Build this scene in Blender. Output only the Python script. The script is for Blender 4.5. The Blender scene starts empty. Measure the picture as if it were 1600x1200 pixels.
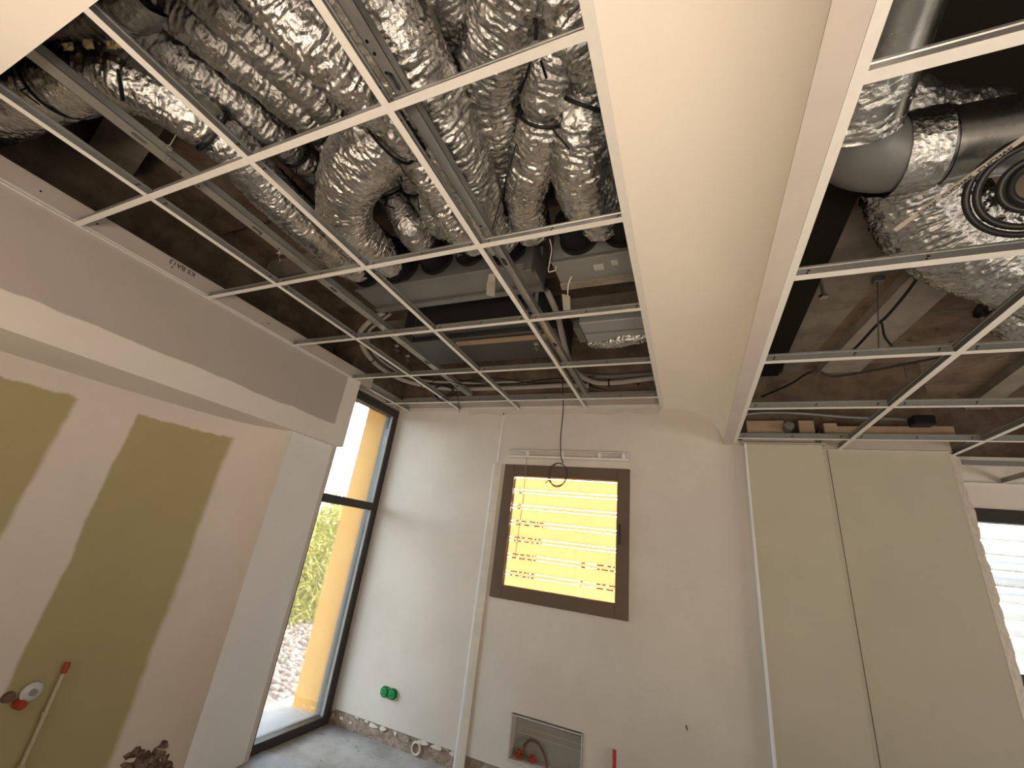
import bpy, math, random
import numpy as np
from mathutils import Matrix, Vector, Quaternion

# ------------------------------------------------------------------ camera, sky, sun, lights, exposure
FL = 1.455                                  # camera height above the floor; rel z -> world z
F = 639.05                                  # focal length in pixels of a 1600x1200 frame
YAW, PIT, ROL = math.radians(24.635), math.radians(21.496), math.radians(-7.182)
def rot(a, b, c):
    ca, sa, cb, sb, cc, sc = math.cos(a), math.sin(a), math.cos(b), math.sin(b), math.cos(c), math.sin(c)
    return (np.array([[ca, -sa, 0], [sa, ca, 0], [0, 0, 1]]) @ np.array([[1, 0, 0], [0, cb, -sb], [0, sb, cb]])
            @ np.array([[cc, 0, sc], [0, 1, 0], [-sc, 0, cc]]))
CM = rot(YAW, PIT, ROL)
scene = bpy.context.scene
COL = scene.collection
cam = bpy.data.cameras.new('camera')
cam.sensor_width = 36.0
cam.lens = F / 1600 * 36.0
cam.clip_start = 0.02
camo = bpy.data.objects.new('camera', cam)
COL.objects.link(camo)
_r, _f, _u = CM[:, 0], CM[:, 1], CM[:, 2]
camo.matrix_world = Matrix(((_r[0], _u[0], -_f[0], 0), (_r[1], _u[1], -_f[1], 0), (_r[2], _u[2], -_f[2], FL), (0, 0, 0, 1)))
scene.camera = camo

scene.view_settings.view_transform = 'Standard'
scene.view_settings.look = 'None'
scene.view_settings.gamma = 1.0
scene.view_settings.use_curve_mapping = False
scene.view_settings.exposure = 0.0
scene.cycles.caustics_reflective = False
scene.cycles.caustics_refractive = False
scene.cycles.sample_clamp_indirect = 6.0

SUN_DIR = Vector((0.30, 0.86, 0.36)).normalized()      # towards the sun
world = bpy.data.worlds.new('sky')
scene.world = world
world.use_nodes = True
wn = world.node_tree
bgn = wn.nodes['Background']
sky = wn.nodes.new('ShaderNodeTexSky')
sky.sky_type = 'NISHITA'
sky.sun_disc = False
sky.sun_elevation = math.asin(SUN_DIR.z)
sky.sun_rotation = math.atan2(SUN_DIR.x, SUN_DIR.y)
sky.dust_density = 2.5
hsv = wn.nodes.new('ShaderNodeHueSaturation')
hsv.inputs['Saturation'].default_value = 0.5
wn.links.new(sky.outputs[0], hsv.inputs['Color'])
wn.links.new(hsv.outputs[0], bgn.inputs[0])
bgn.inputs[1].default_value = 4.6
sun = bpy.data.lights.new('sun', 'SUN')
sun.energy = 8.5
sun.color = (1.0, 0.88, 0.70)
sun.angle = math.radians(0.6)
suno = bpy.data.objects.new('sun', sun)
COL.objects.link(suno)
suno.rotation_euler = SUN_DIR.to_track_quat('Z', 'Y').to_euler()

def area(name, loc, target, sx, sy, power, color):
    l = bpy.data.lights.new(name, 'AREA')
    l.shape = 'RECTANGLE'; l.size = sx; l.size_y = sy; l.energy = power; l.color = color
    o = bpy.data.objects.new(name, l)
    COL.objects.link(o)
    o.location = loc
    o.rotation_euler = (Vector(loc) - Vector(target)).to_track_quat('Z', 'Y').to_euler()
    return o
# added fill lamps in front of the shut rear and side openings; the openings in view are portals for the sky
area('rear_fill_light', (-0.3, -1.40, 0.75), (-0.4, -1.40 + 0.62, 0.75 + 0.78), 3.4, 0.9, 61, (1.0, 0.82, 0.64)).data.spread = math.radians(118)
area('side_fill_light', (4.05, 0.4, 1.0), (0.0, 0.6, 1.9), 3.0, 1.3, 66, (1.0, 0.90, 0.78))
for nm, lc, tg, sx, sy in (('tall_pane_portal', (-2.80, 2.84, 1.3), (0.0, 2.84, 1.3), 0.7, 2.5), ('far_window_portal', (2.62, 4.27, 1.56), (2.62, 0, 1.56), 1.7, 1.1)):
    area(nm, lc, tg, sx, sy, 1, (1, 1, 1)).data.cycles.is_portal = True

# ------------------------------------------------------------------ helpers
rng = random.Random(7)
nrng = np.random.default_rng(11)

def ray(u, v):
    return CM @ np.array([(u - 800) / F, 1.0, -(v - 600) / F])
def pz(u, v, z):                              # point on the horizontal plane rel z
    d = ray(u, v); d = d * (z / d[2]); return (d[0], d[1], d[2] + FL)
def py(u, v, y):
    d = ray(u, v); d = d * (y / d[1]); return (d[0], d[1], d[2] + FL)
def px(u, v, x):
    d = ray(u, v); d = d * (x / d[0]); return (d[0], d[1], d[2] + FL)

WLOC = {}
def empty(name, loc, label=None, cat=None, group=None, kind=None):
    o = bpy.data.objects.new(name, None)
    o.empty_display_size = 0.05
    COL.objects.link(o)
    o.location = loc
    WLOC[o] = Vector(loc)
    return tag(o, label, cat, group, kind)
def tag(o, label=None, cat=None, group=None, kind=None):
    if label: o['label'] = label
    if cat: o['category'] = cat
    if group: o['group'] = group
    if kind: o['kind'] = kind
    return o

class MB:
    """collects geometry in world coordinates, builds ONE mesh object"""
    def __init__(s): s.v = []; s.f = []; s.mi = []; s.cur = 0
    def add(s, vs, fs):
        n = len(s.v)
        s.v += [tuple(p) for p in vs]
        s.f += [tuple(i + n for i in f) for f in fs]
        s.mi += [s.cur] * len(fs)
        return s
    def box(s, a, b, m=None):
        (x0, y0, z0), (x1, y1, z1) = a, b
        vs = [(x0, y0, z0), (x1, y0, z0), (x1, y1, z0), (x0, y1, z0), (x0, y0, z1), (x1, y0, z1), (x1, y1, z1), (x0, y1, z1)]
        if m is not None: vs = [tuple(m @ Vector(p)) for p in vs]
        return s.add(vs, [(3, 2, 1, 0), (4, 5, 6, 7), (0, 1, 5, 4), (1, 2, 6, 5), (2, 3, 7, 6), (3, 0, 4, 7)])
    def bbox(s, a, b, r=0.004, m=None):
        """box with chamfered edges"""
        (x0, y0, z0), (x1, y1, z1) = a, b
        X = (x0, x1); Y = (y0, y1); Z = (z0, z1); vs = []; idx = {}
        for i in (0, 1):
            for j in (0, 1):
                for k in (0, 1):
                    sx, sy, sz = (1 if i == 0 else -1), (1 if j == 0 else -1), (1 if k == 0 else -1)
                    idx[i, j, k, 'x'] = len(vs); vs.append((X[i], Y[j] + sy * r, Z[k] + sz * r))
                    idx[i, j, k, 'y'] = len(vs); vs.append((X[i] + sx * r, Y[j], Z[k] + sz * r))
                    idx[i, j, k, 'z'] = len(vs); vs.append((X[i] + sx * r, Y[j] + sy * r, Z[k]))
        I = lambda i, j, k, c: idx[i, j, k, c]
        fs = [[I(0,0,0,'x'),I(0,0,1,'x'),I(0,1,1,'x'),I(0,1,0,'x')], [I(1,0,0,'x'),I(1,1,0,'x'),I(1,1,1,'x'),I(1,0,1,'x')],
              [I(0,0,0,'y'),I(1,0,0,'y'),I(1,0,1,'y'),I(0,0,1,'y')], [I(0,1,0,'y'),I(0,1,1,'y'),I(1,1,1,'y'),I(1,1,0,'y')],
              [I(0,0,0,'z'),I(0,1,0,'z'),I(1,1,0,'z'),I(1,0,0,'z')], [I(0,0,1,'z'),I(1,0,1,'z'),I(1,1,1,'z'),I(0,1,1,'z')]]
        for j in (0, 1):
            for k in (0, 1): fs.append([I(0,j,k,'y'),I(1,j,k,'y'),I(1,j,k,'z'),I(0,j,k,'z')])
        for i in (0, 1):
            for k in (0, 1): fs.append([I(i,0,k,'x'),I(i,1,k,'x'),I(i,1,k,'z'),I(i,0,k,'z')])
        for i in (0, 1):
            for j in (0, 1): fs.append([I(i,j,0,'x'),I(i,j,1,'x'),I(i,j,1,'y'),I(i,j,0,'y')])
        for i in (0, 1):
            for j in (0, 1):
                for k in (0, 1): fs.append([I(i,j,k,'x'),I(i,j,k,'y'),I(i,j,k,'z')])
        if m is not None: vs = [tuple(m @ Vector(p)) for p in vs]
        return s.add(vs, fs)
    def tube(s, pts, r, seg=10, caps=True, closed=False):
        pts = [np.array(p, float) for p in pts]
        n = len(pts)
        T, N, B = frames(np.array(pts), closed)
        rs = r if hasattr(r, '__len__') else [r] * n
        vs = []; fs = []
        for i in range(n):
            for k in range(seg):
                a = 2 * math.pi * k / seg
                vs.append(pts[i] + rs[i] * (math.cos(a) * N[i] + math.sin(a) * B[i]))
        m = n if closed else n - 1
        for i in range(m):
            for k in range(seg):
                k2 = (k + 1) % seg; j = (i + 1) % n
                fs.append((i * seg + k, i * seg + k2, j * seg + k2, j * seg + k))
        if caps and not closed:
            fs.append(tuple(reversed(range(seg)))); fs.append(tuple((n - 1) * seg + k for k in range(seg)))
        return s.add(vs, fs)
    def prism(s, poly, axis, a, b):
        """extrude a 2D polygon along an axis; poly in the other two axes in order"""
        def P(p, t):
            return {'x': (t, p[0], p[1]), 'y': (p[0], t, p[1]), 'z': (p[0], p[1], t)}[axis]
        n = len(poly)
        vs = [P(p, a) for p in poly] + [P(p, b) for p in poly]
        fs = [tuple(reversed(range(n))), tuple(range(n, 2 * n))]
        fs += [(i, (i + 1) % n, n + (i + 1) % n, n + i) for i in range(n)]
        return s.add(vs, fs)
    def build(s, name, mats, parent=None, smooth=False, angle=None):
        v = np.array(s.v, float)
        lo, hi = v.min(0), v.max(0)
        c = np.array([(lo[0] + hi[0]) / 2, (lo[1] + hi[1]) / 2, lo[2]])
        me = bpy.data.meshes.new(name)
        me.from_pydata([tuple(p) for p in (v - c)], [], s.f)
        mats = mats if isinstance(mats, (list, tuple)) else [mats]
        for m in mats: me.materials.append(m)
        if len(mats) > 1: me.polygons.foreach_set('material_index', s.mi)
        import bmesh
        bm = bmesh.new(); bm.from_mesh(me); bmesh.ops.recalc_face_normals(bm, faces=bm.faces[:]); bm.to_mesh(me); bm.free()
        if smooth:
            me.polygons.foreach_set('use_smooth', [True] * len(me.polygons))
            me.set_sharp_from_angle(angle=math.radians(angle or 40))
        me.update()
        return link(name, me, c, parent)
def link(name, me, c, parent=None):
    o = bpy.data.objects.new(name, me)
    COL.objects.link(o)
    WLOC[o] = Vector(c)
    if parent is not None:
        o.parent = parent
        o.location = Vector(c) - WLOC[parent]
    else:
        o.location = c
    return o

def frames(P, closed=False):
    n = len(P)
    T = np.zeros_like(P)
    if closed:
        T = np.roll(P, -1, 0) - np.roll(P, 1, 0)
    else:
        T[1:-1] = P[2:] - P[:-2]; T[0] = P[1] - P[0]; T[-1] = P[-1] - P[-2]
    T /= np.linalg.norm(T, axis=1)[:, None] + 1e-12
    N = np.zeros_like(P); B = np.zeros_like(P)
    up = np.array([0, 0, 1.0]) if abs(T[0][2]) < 0.9 else np.array([1.0, 0, 0])
    nv = up - T[0] * np.dot(up, T[0]); nv /= np.linalg.norm(nv)
    for i in range(n):
        nv = nv - T[i] * np.dot(nv, T[i]); nv /= np.linalg.norm(nv) + 1e-12
        N[i] = nv; B[i] = np.cross(T[i], nv)
    return T, N, B

def spline(pts, step=0.02, extra=None):
    """Catmull-Rom through the points, resampled at even steps; extra is a per-point scalar"""
    P = np.array(pts, float)
    e = np.array(extra if extra is not None else [0] * len(P), float)
    Q = np.concatenate([P, e[:, None]], 1)
    Q = np.vstack([2 * Q[0] - Q[1], Q, 2 * Q[-1] - Q[-2]])
    out = []
    for i in range(1, len(Q) - 2):
        p0, p1, p2, p3 = Q[i - 1], Q[i], Q[i + 1], Q[i + 2]
        for t in np.linspace(0, 1, 24, endpoint=False):
            out.append(0.5 * (2 * p1 + (p2 - p0) * t + (2 * p0 - 5 * p1 + 4 * p2 - p3) * t * t + (3 * p1 - p0 - 3 * p2 + p3) * t ** 3))
    out.append(Q[-2]); out = np.array(out)
    d = np.concatenate([[0], np.cumsum(np.linalg.norm(np.diff(out[:, :3], axis=0), axis=1))])
    n = max(3, int(d[-1] / step) + 1)
    s = np.linspace(0, d[-1], n)
    R = np.stack([np.interp(s, d, out[:, k]) for k in range(4)], 1)
    return R[:, :3], R[:, 3], s

# ------------------------------------------------------------------ materials (procedural)
MATS = {}
def new_mat(name):
    m = bpy.data.materials.new(name); m.use_nodes = True
    MATS[name] = m
    return m, m.node_tree, m.node_tree.nodes['Principled BSDF']
def N_(nt, kind, **kw):
    n = nt.nodes.new(kind)
    for k, v in kw.items(): setattr(n, k, v)
    return n
def mix_rgb(nt, fac, a, b):
    n = N_(nt, 'ShaderNodeMix', data_type='RGBA')
    for key, val in ((0, fac), (6, a), (7, b)):
        if hasattr(val, 'is_output') or isinstance(val, bpy.types.NodeSocket): nt.links.new(val, n.inputs[key])
        else: n.inputs[key].default_value = val if key == 0 else (*val, 1) if len(val) == 3 else val
    return n.outputs[2]
def math_n(nt, op, a, b=None, c=None, clamp=False):
    n = N_(nt, 'ShaderNodeMath', operation=op); n.use_clamp = clamp
    for i, val in enumerate((a, b, c)):
        if val is None: continue
        if isinstance(val, bpy.types.NodeSocket): nt.links.new(val, n.inputs[i])
        else: n.inputs[i].default_value = val
    return n.outputs[0]
def noise(nt, scale, detail=4, rough=0.5, vec=None, out=0):
    n = N_(nt, 'ShaderNodeTexNoise'); n.inputs['Scale'].default_value = scale
    n.inputs['Detail'].default_value = detail; n.inputs['Roughness'].default_value = rough
    if vec is not None: nt.links.new(vec, n.inputs['Vector'])
    return n.outputs[out]
def wpos(nt):
    return N_(nt, 'ShaderNodeNewGeometry').outputs['Position']
def ramp(nt, fac, stops):
    n = N_(nt, 'ShaderNodeValToRGB'); nt.links.new(fac, n.inputs[0])
    el = n.color_ramp.elements
    while len(el) < len(stops): el.new(0.5)
    for e, (p, c) in zip(el, stops): e.position = p; e.color = (*c, 1)
    return n.outputs[0]
def smooth(nt, val, a, b):
    n = N_(nt, 'ShaderNodeMapRange', interpolation_type='SMOOTHSTEP')
    nt.links.new(val, n.inputs[0]); n.inputs[1].default_value = a; n.inputs[2].default_value = b
    return n.outputs[0]
def bump(nt, b, height, strength=0.2, dist=0.01):
    n = N_(nt, 'ShaderNodeBump'); n.inputs['Strength'].default_value = strength; n.inputs['Distance'].default_value = dist
    nt.links.new(height, n.inputs['Height']); nt.links.new(n.outputs[0], b.inputs['Normal'])

def paint(name, col, var=0.06, scale=3.0, rough=0.85, bstr=0.05):
    m, nt, b = new_mat(name)
    p = wpos(nt)
    nn = noise(nt, scale, 6, 0.6, p)
    d = tuple(c * (1 - var) for c in col)
    c = mix_rgb(nt, smooth(nt, nn, 0.35, 0.65), d, col)
    nt.links.new(c, b.inputs['Base Color'])
    b.inputs['Roughness'].default_value = rough
    bump(nt, b, noise(nt, 220, 3, 0.6, p), bstr, 0.002)
    return m
def metal(name, col, rough=0.35, var=0.15, scale=30, met=1.0):
    m, nt, b = new_mat(name)
    p = wpos(nt)
    nn = noise(nt, scale, 4, 0.6, p)
    nt.links.new(mix_rgb(nt, nn, tuple(c * (1 - var) for c in col), col), b.inputs['Base Color'])
    b.inputs['Metallic'].default_value = met
    nt.links.new(math_n(nt, 'MULTIPLY_ADD', nn, 0.2, rough - 0.1), b.inputs['Roughness'])
    return m
def plain(name, col, rough=0.6, met=0.0, var=0.12, scale=40, spec=0.3):
    m, nt, b = new_mat(name)
    nn = noise(nt, scale, 3, 0.5, wpos(nt))
    nt.links.new(mix_rgb(nt, nn, tuple(c * (1 - var) for c in col), col), b.inputs['Base Color'])
    b.inputs['Roughness'].default_value = rough; b.inputs['Metallic'].default_value = met
    b.inputs['Specular IOR Level'].default_value = spec
    return m

W_PAINT = paint('white_wall_paint', (0.74, 0.73, 0.715), 0.05, 2.5)
CEIL_PAINT = paint('cream_ceiling_paint', (0.87, 0.81, 0.725), 0.03, 2.0)
PINK_PLASTER = paint('plaster_edge_band', (0.55, 0.49, 0.44), 0.05, 9.0)
WHITE_LACQ = plain('white_lacquered_steel', (0.78, 0.75, 0.70), 0.45)
GALV = metal('galvanised_steel', (0.40, 0.395, 0.38), 0.36, 0.25, 60, 0.7)
GALV_DULL = metal('dull_galvanised_steel', (0.23, 0.23, 0.225), 0.5, 0.25, 25, 0.6)
BLACK = plain('black_plastic', (0.010, 0.010, 0.011), 0.5, spec=0.15)
BLACK_RUB = plain('black_rubber', (0.018, 0.017, 0.017), 0.38)
DARK_HOLE = plain('dark_hole', (0.01, 0.01, 0.01), 0.9, spec=0.05)
FRAME_DK = plain('dark_bronze_aluminium', (0.045, 0.038, 0.033), 0.45)
FRAME_BR = plain('brown_window_frame', (0.125, 0.085, 0.058), 0.5)
GREYSTRIP = plain('grey_flashing', (0.27, 0.27, 0.27), 0.6)
CONDUIT = plain('pale_conduit_plastic', (0.36, 0.33, 0.30), 0.55)
GREEN_PL = plain('green_plastic', (0.0, 0.17, 0.045), 0.4, 0, 0.2, 80)
GREEN_LT = plain('light_green_plastic', (0.02, 0.27, 0.09), 0.4)
RED_PL = plain('red_orange_plastic', (0.40, 0.055, 0.03), 0.45)
WOOD = plain('raw_wood', (0.44, 0.32, 0.22), 0.85, 0, 0.35, 14)
CARD = plain('pale_cardboard', (0.42, 0.38, 0.32), 0.8)
PIPE_W = plain('cream_pipe', (0.52, 0.45, 0.33), 0.5)
STICKER = plain('pale_sticker', (0.45, 0.45, 0.44), 0.6)
INSUL = plain('yellow_glass_wool', (0.75, 0.62, 0.28), 0.95, 0, 0.3, 120)
INK = plain('black_ink', (0.015, 0.015, 0.015), 0.7)
STEEL_WIRE = metal('steel_wire', (0.55, 0.54, 0.52), 0.35)
DUCT_PIPE = metal('spiral_steel_pipe', (0.36, 0.35, 0.33), 0.28, 0.2, 12)
PALE_FITTING = plain('pale_plastic_fitting', (0.60, 0.62, 0.60), 0.4)
WHITE_SLAT = plain('white_louvre', (0.30, 0.32, 0.35), 0.6)

def m_foil(name, col, rough, dirt):
    m, nt, b = new_mat(name)
    p = wpos(nt)
    nn = noise(nt, 9, 5, 0.6, p)
    nt.links.new(mix_rgb(nt, smooth(nt, nn, 0.3, 0.7), tuple(c * dirt for c in col), col), b.inputs['Base Color'])
    b.inputs['Metallic'].default_value = 1.0
    nt.links.new(math_n(nt, 'MULTIPLY_ADD', nn, 0.16, rough - 0.06), b.inputs['Roughness'])
    v = N_(nt, 'ShaderNodeTexVoronoi', feature='F1'); v.inputs['Scale'].default_value = 55
    nt.links.new(p, v.inputs['Vector'])
    n2 = noise(nt, 90, 5, 0.65, p)
    bump(nt, b, math_n(nt, 'ADD', v.outputs['Distance'], n2), 0.55, 0.006)
    return m
FOIL = m_foil('crinkled_aluminium_foil', (0.63, 0.62, 0.60), 0.17, 0.75)
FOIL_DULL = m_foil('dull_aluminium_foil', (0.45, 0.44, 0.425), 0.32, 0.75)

def m_left_wall():
    m, nt, b = new_mat('skimmed_green_plasterboard')
    p = wpos(nt)
    sep = N_(nt, 'ShaderNodeSeparateXYZ'); nt.links.new(p, sep.inputs[0])
    wob = math_n(nt, 'MULTIPLY_ADD', noise(nt, 9, 6, 0.65, p), 0.07, -0.035)
    wob2 = math_n(nt, 'MULTIPLY_ADD', noise(nt, 2.2, 3, 0.5, p), 0.05, -0.025)
    y = math_n(nt, 'ADD', sep.outputs[1], math_n(nt, 'MULTIPLY', wob, 0.35))
    y = math_n(nt, 'ADD', y, wob2)
    z = math_n(nt, 'ADD', sep.outputs[2], wob)
    top = math_n(nt, 'SUBTRACT', 1.0, smooth(nt, z, FL + 0.455, FL + 0.472))
    a = math_n(nt, 'SUBTRACT', 1.0, smooth(nt, y, 1.0, 1.03))
    bb = math_n(nt, 'MULTIPLY', smooth(nt, y, 1.275, 1.295), math_n(nt, 'SUBTRACT', 1.0, smooth(nt, y, 1.775, 1.81)))
    mask = math_n(nt, 'MULTIPLY', top, math_n(nt, 'ADD', a, bb, clamp=True))
    nn = noise(nt, 5, 5, 0.6, p)
    green = mix_rgb(nt, nn, (0.355, 0.305, 0.16), (0.40, 0.345, 0.19))
    skim = mix_rgb(nt, nn, (0.60, 0.545, 0.49), (0.68, 0.62, 0.565))
    nt.links.new(mix_rgb(nt, mask, skim, green), b.inputs['Base Color'])
    b.inputs['Roughness'].default_value = 0.9
    bump(nt, b, noise(nt, 150, 3, 0.6, p), 0.06, 0.002)
    return m
LEFT_WALL = m_left_wall()

def m_soffit():
    m, nt, b = new_mat('soffit_plasterboard_with_joint_compound')
    p = wpos(nt)
    sep = N_(nt, 'ShaderNodeSeparateXYZ'); nt.links.new(p, sep.inputs[0])
    wob = math_n(nt, 'MULTIPLY_ADD', noise(nt, 3.0, 5, 0.6, p), 0.05, -0.025)
    z = math_n(nt, 'ADD', sep.outputs[2], wob)
    y = math_n(nt, 'ADD', sep.outputs[1], math_n(nt, 'MULTIPLY', wob, 0.4))
    low = math_n(nt, 'SUBTRACT', 1.0, smooth(nt, z, FL + 0.722, FL + 0.733))
    end = smooth(nt, y, 2.315, 2.325)
    mask = math_n(nt, 'MAXIMUM', low, end)
    nn = noise(nt, 4, 5, 0.6, p)
    board = mix_rgb(nt, nn, (0.40, 0.355, 0.315), (0.44, 0.39, 0.35))
    comp = mix_rgb(nt, nn, (0.66, 0.61, 0.56), (0.73, 0.68, 0.63))
    nt.links.new(mix_rgb(nt, mask, board, comp), b.inputs['Base Color'])
    b.inputs['Roughness'].default_value = 0.9
    bump(nt, b, noise(nt, 150, 3, 0.6, p), 0.05, 0.002)
    return m
SOFFIT = m_soffit()
RAWBOARD = paint('raw_plasterboard', (0.46, 0.40, 0.355), 0.08, 5)

def m_back_wall():
    m, nt, b = new_mat('marked_white_wall_paint')
    p = wpos(nt)
    nn = noise(nt, 2.3, 6, 0.6, p)
    base = mix_rgb(nt, smooth(nt, nn, 0.35, 0.65), (0.575, 0.53, 0.475), (0.62, 0.575, 0.52))
    # scuffs
    mp = N_(nt, 'ShaderNodeMapping'); mp.inputs['Scale'].default_value = (9, 9, 5); nt.links.new(p, mp.inputs[0])
    sc = noise(nt, 1.0, 7, 0.75, mp.outputs[0])
    scm = math_n(nt, 'MULTIPLY', smooth(nt, sc, 0.67, 0.74), 0.35)
    nt.links.new(mix_rgb(nt, scm, base, (0.42, 0.36, 0.30)), b.inputs['Base Color'])
    b.inputs['Roughness'].default_value = 0.8
    bump(nt, b, noise(nt, 200, 3, 0.6, p), 0.05, 0.002)
    return m
BACK_WALL = m_back_wall()
RIGHT_WALL = paint('beige_wall_paint', (0.47, 0.435, 0.345), 0.05, 2.0)

def m_mix2(name, c1, c2, scale, rough=0.9, bstr=0.3, bd=0.01, lo=0.4, hi=0.6, c3=None):
    m, nt, b = new_mat(name)
    p = wpos(nt)
    nn = noise(nt, scale, 8, 0.65, p)
    c = mix_rgb(nt, smooth(nt, nn, lo, hi), c1, c2)
    if c3:
        n3 = noise(nt, scale * 2.7, 6, 0.7, p)
        c = mix_rgb(nt, smooth(nt, n3, 0.58, 0.66), c, c3)
    nt.links.new(c, b.inputs['Base Color'])
    b.inputs['Roughness'].default_value = rough
    b.inputs['Specular IOR Level'].default_value = 0.5 if rough < 0.8 else 0.08
    bump(nt, b, nn, bstr, bd)
    return m
CONC_FLOOR = m_mix2('stained_concrete_floor', (0.32, 0.295, 0.265), (0.47, 0.45, 0.42), 3.5, 0.6, 0.15, 0.01, 0.35, 0.65, (0.20, 0.18, 0.155))
RUBBLE = m_mix2('broken_plaster_masonry', (0.25, 0.19, 0.145), (0.38, 0.31, 0.25), 22, 0.95, 0.8, 0.02, 0.4, 0.6, (0.62, 0.56, 0.50))
CHIP = paint('plaster_chip', (0.66, 0.60, 0.54), 0.1, 30)
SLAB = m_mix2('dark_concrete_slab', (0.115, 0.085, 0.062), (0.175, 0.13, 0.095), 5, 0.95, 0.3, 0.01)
SLAB_R = m_mix2('brown_hollow_block', (0.20, 0.145, 0.105), (0.32, 0.24, 0.18), 4, 0.95, 0.3, 0.01, 0.35, 0.65, (0.13, 0.10, 0.075))
BEAM_PALE = m_mix2('pale_concrete_beam', (0.36, 0.32, 0.275), (0.44, 0.39, 0.34), 6, 0.9, 0.2, 0.005)
BEAM_GREY = m_mix2('grey_concrete_beam', (0.20, 0.17, 0.135), (0.27, 0.23, 0.185), 6, 0.9, 0.2, 0.005)
ORANGE = m_mix2('orange_render', (0.90, 0.50, 0.15), (0.93, 0.54, 0.18), 12, 0.95, 0.3, 0.004)
GROUND = m_mix2('dry_earth', (0.30, 0.25, 0.20), (0.42, 0.36, 0.30), 8)
SHEET = m_mix2('grey_floor_sheet', (0.30, 0.31, 0.32), (0.40, 0.41, 0.42), 6, 0.5, 0.1, 0.004)
def m_stone():
    m, nt, b = new_mat('river_cobble')
    oi = N_(nt, 'ShaderNodeObjectInfo')
    p = wpos(nt)
    nn = noise(nt, 7, 3, 0.5, p)
    f = math_n(nt, 'FRACT', math_n(nt, 'ADD', oi.outputs['Random'], nn))
    c = ramp(nt, f, [(0.0, (0.20, 0.19, 0.185)), (0.35, (0.30, 0.28, 0.26)), (0.65, (0.29, 0.215, 0.175)), (1.0, (0.35, 0.33, 0.31))])
    nt.links.new(c, b.inputs['Base Color']); b.inputs['Roughness'].default_value = 0.85
    return m
STONE = m_stone()
def m_leaf():
    m, nt, b = new_mat('yellow_green_leaf')
    nn = noise(nt, 14, 4, 0.7, wpos(nt))
    c = ramp(nt, nn, [(0.32, (0.08, 0.11, 0.02)), (0.5, (0.36, 0.36, 0.07)), (0.66, (0.62, 0.52, 0.14))])
    nt.links.new(c, b.inputs['Base Color']); b.inputs['Roughness'].default_value = 0.6
    tr = N_(nt, 'ShaderNodeBsdfTranslucent'); nt.links.new(c, tr.inputs[0])
    mx = N_(nt, 'ShaderNodeMixShader'); mx.inputs[0].default_value = 0.45
    nt.links.new(b.outputs[0], mx.inputs[1]); nt.links.new(tr.outputs[0], mx.inputs[2])
    nt.links.new(mx.outputs[0], nt.nodes['Material Output'].inputs[0])
    return m
LEAF = m_leaf()
def m_glass():
    m, nt, b = new_mat('clear_pane_glass')
    nt.nodes.remove(b)
    t = N_(nt, 'ShaderNodeBsdfTransparent'); t.inputs[0].default_value = (0.94, 0.96, 0.95, 1)
    g = N_(nt, 'ShaderNodeBsdfGlossy'); g.inputs['Roughness'].default_value = 0.02
    fr = N_(nt, 'ShaderNodeFresnel'); fr.inputs[0].default_value = 1.45
    mx = N_(nt, 'ShaderNodeMixShader')
    nt.links.new(math_n(nt, 'MULTIPLY', fr.outputs[0], 0.8), mx.inputs[0])
    nt.links.new(t.outputs[0], mx.inputs[1]); nt.links.new(g.outputs[0], mx.inputs[2])
    nt.links.new(mx.outputs[0], nt.nodes['Material Output'].inputs[0])
    return m
GLASS = m_glass()
def m_shutter():
    m, nt, b = new_mat('translucent_yellow_shutter')
    nn = noise(nt, 3, 3, 0.5, wpos(nt))
    c = mix_rgb(nt, nn, (0.44, 0.33, 0.20), (0.48, 0.375, 0.245))
    nt.links.new(c, b.inputs['Base Color']); b.inputs['Roughness'].default_value = 0.6
    tr = N_(nt, 'ShaderNodeBsdfTranslucent'); nt.links.new(c, tr.inputs[0])
    mx = N_(nt, 'ShaderNodeMixShader'); mx.inputs[0].default_value = 0.6
    nt.links.new(b.outputs[0], mx.inputs[1]); nt.links.new(tr.outputs[0], mx.inputs[2])
    nt.links.new(mx.outputs[0], nt.nodes['Material Output'].inputs[0])
    return m
SHUTTER = m_shutter()

# ------------------------------------------------------------------ dimensions (world z = rel + FL)
H = FL + 1.1285          # left grid / ceiling level
HR = FL + 0.851          # right grid level
YW = 3.202               # back wall
XG = -2.72               # tall glazing plane
TOP = FL + 1.86          # slab underside (left)
XS = -2.541              # face of the left soffit
GX = -1.9605             # first main tee
XR = -0.1676             # right edge of the left grid
RX0 = 0.319              # left edge of the right grid

def structure(o): o['kind'] = 'structure'; return o
def sbox(name, boxes, mat, label=None):
    mb = MB()
    for a, b in boxes: mb.box(a, b)
    o = structure(mb.build(name, mat))
    if label: o['label'] = label
    return o

# floor
structure(MB().box((-3.3, -1.7, -0.12), (4.4, 4.6, 0.0)).build('floor', CONC_FLOOR))['label'] = 'stained bare concrete floor with patches of grey screed'
# slab over everything
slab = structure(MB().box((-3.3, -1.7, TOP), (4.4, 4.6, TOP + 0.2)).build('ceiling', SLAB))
slab['label'] = 'dark concrete slab above the open ceiling grid'

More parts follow.
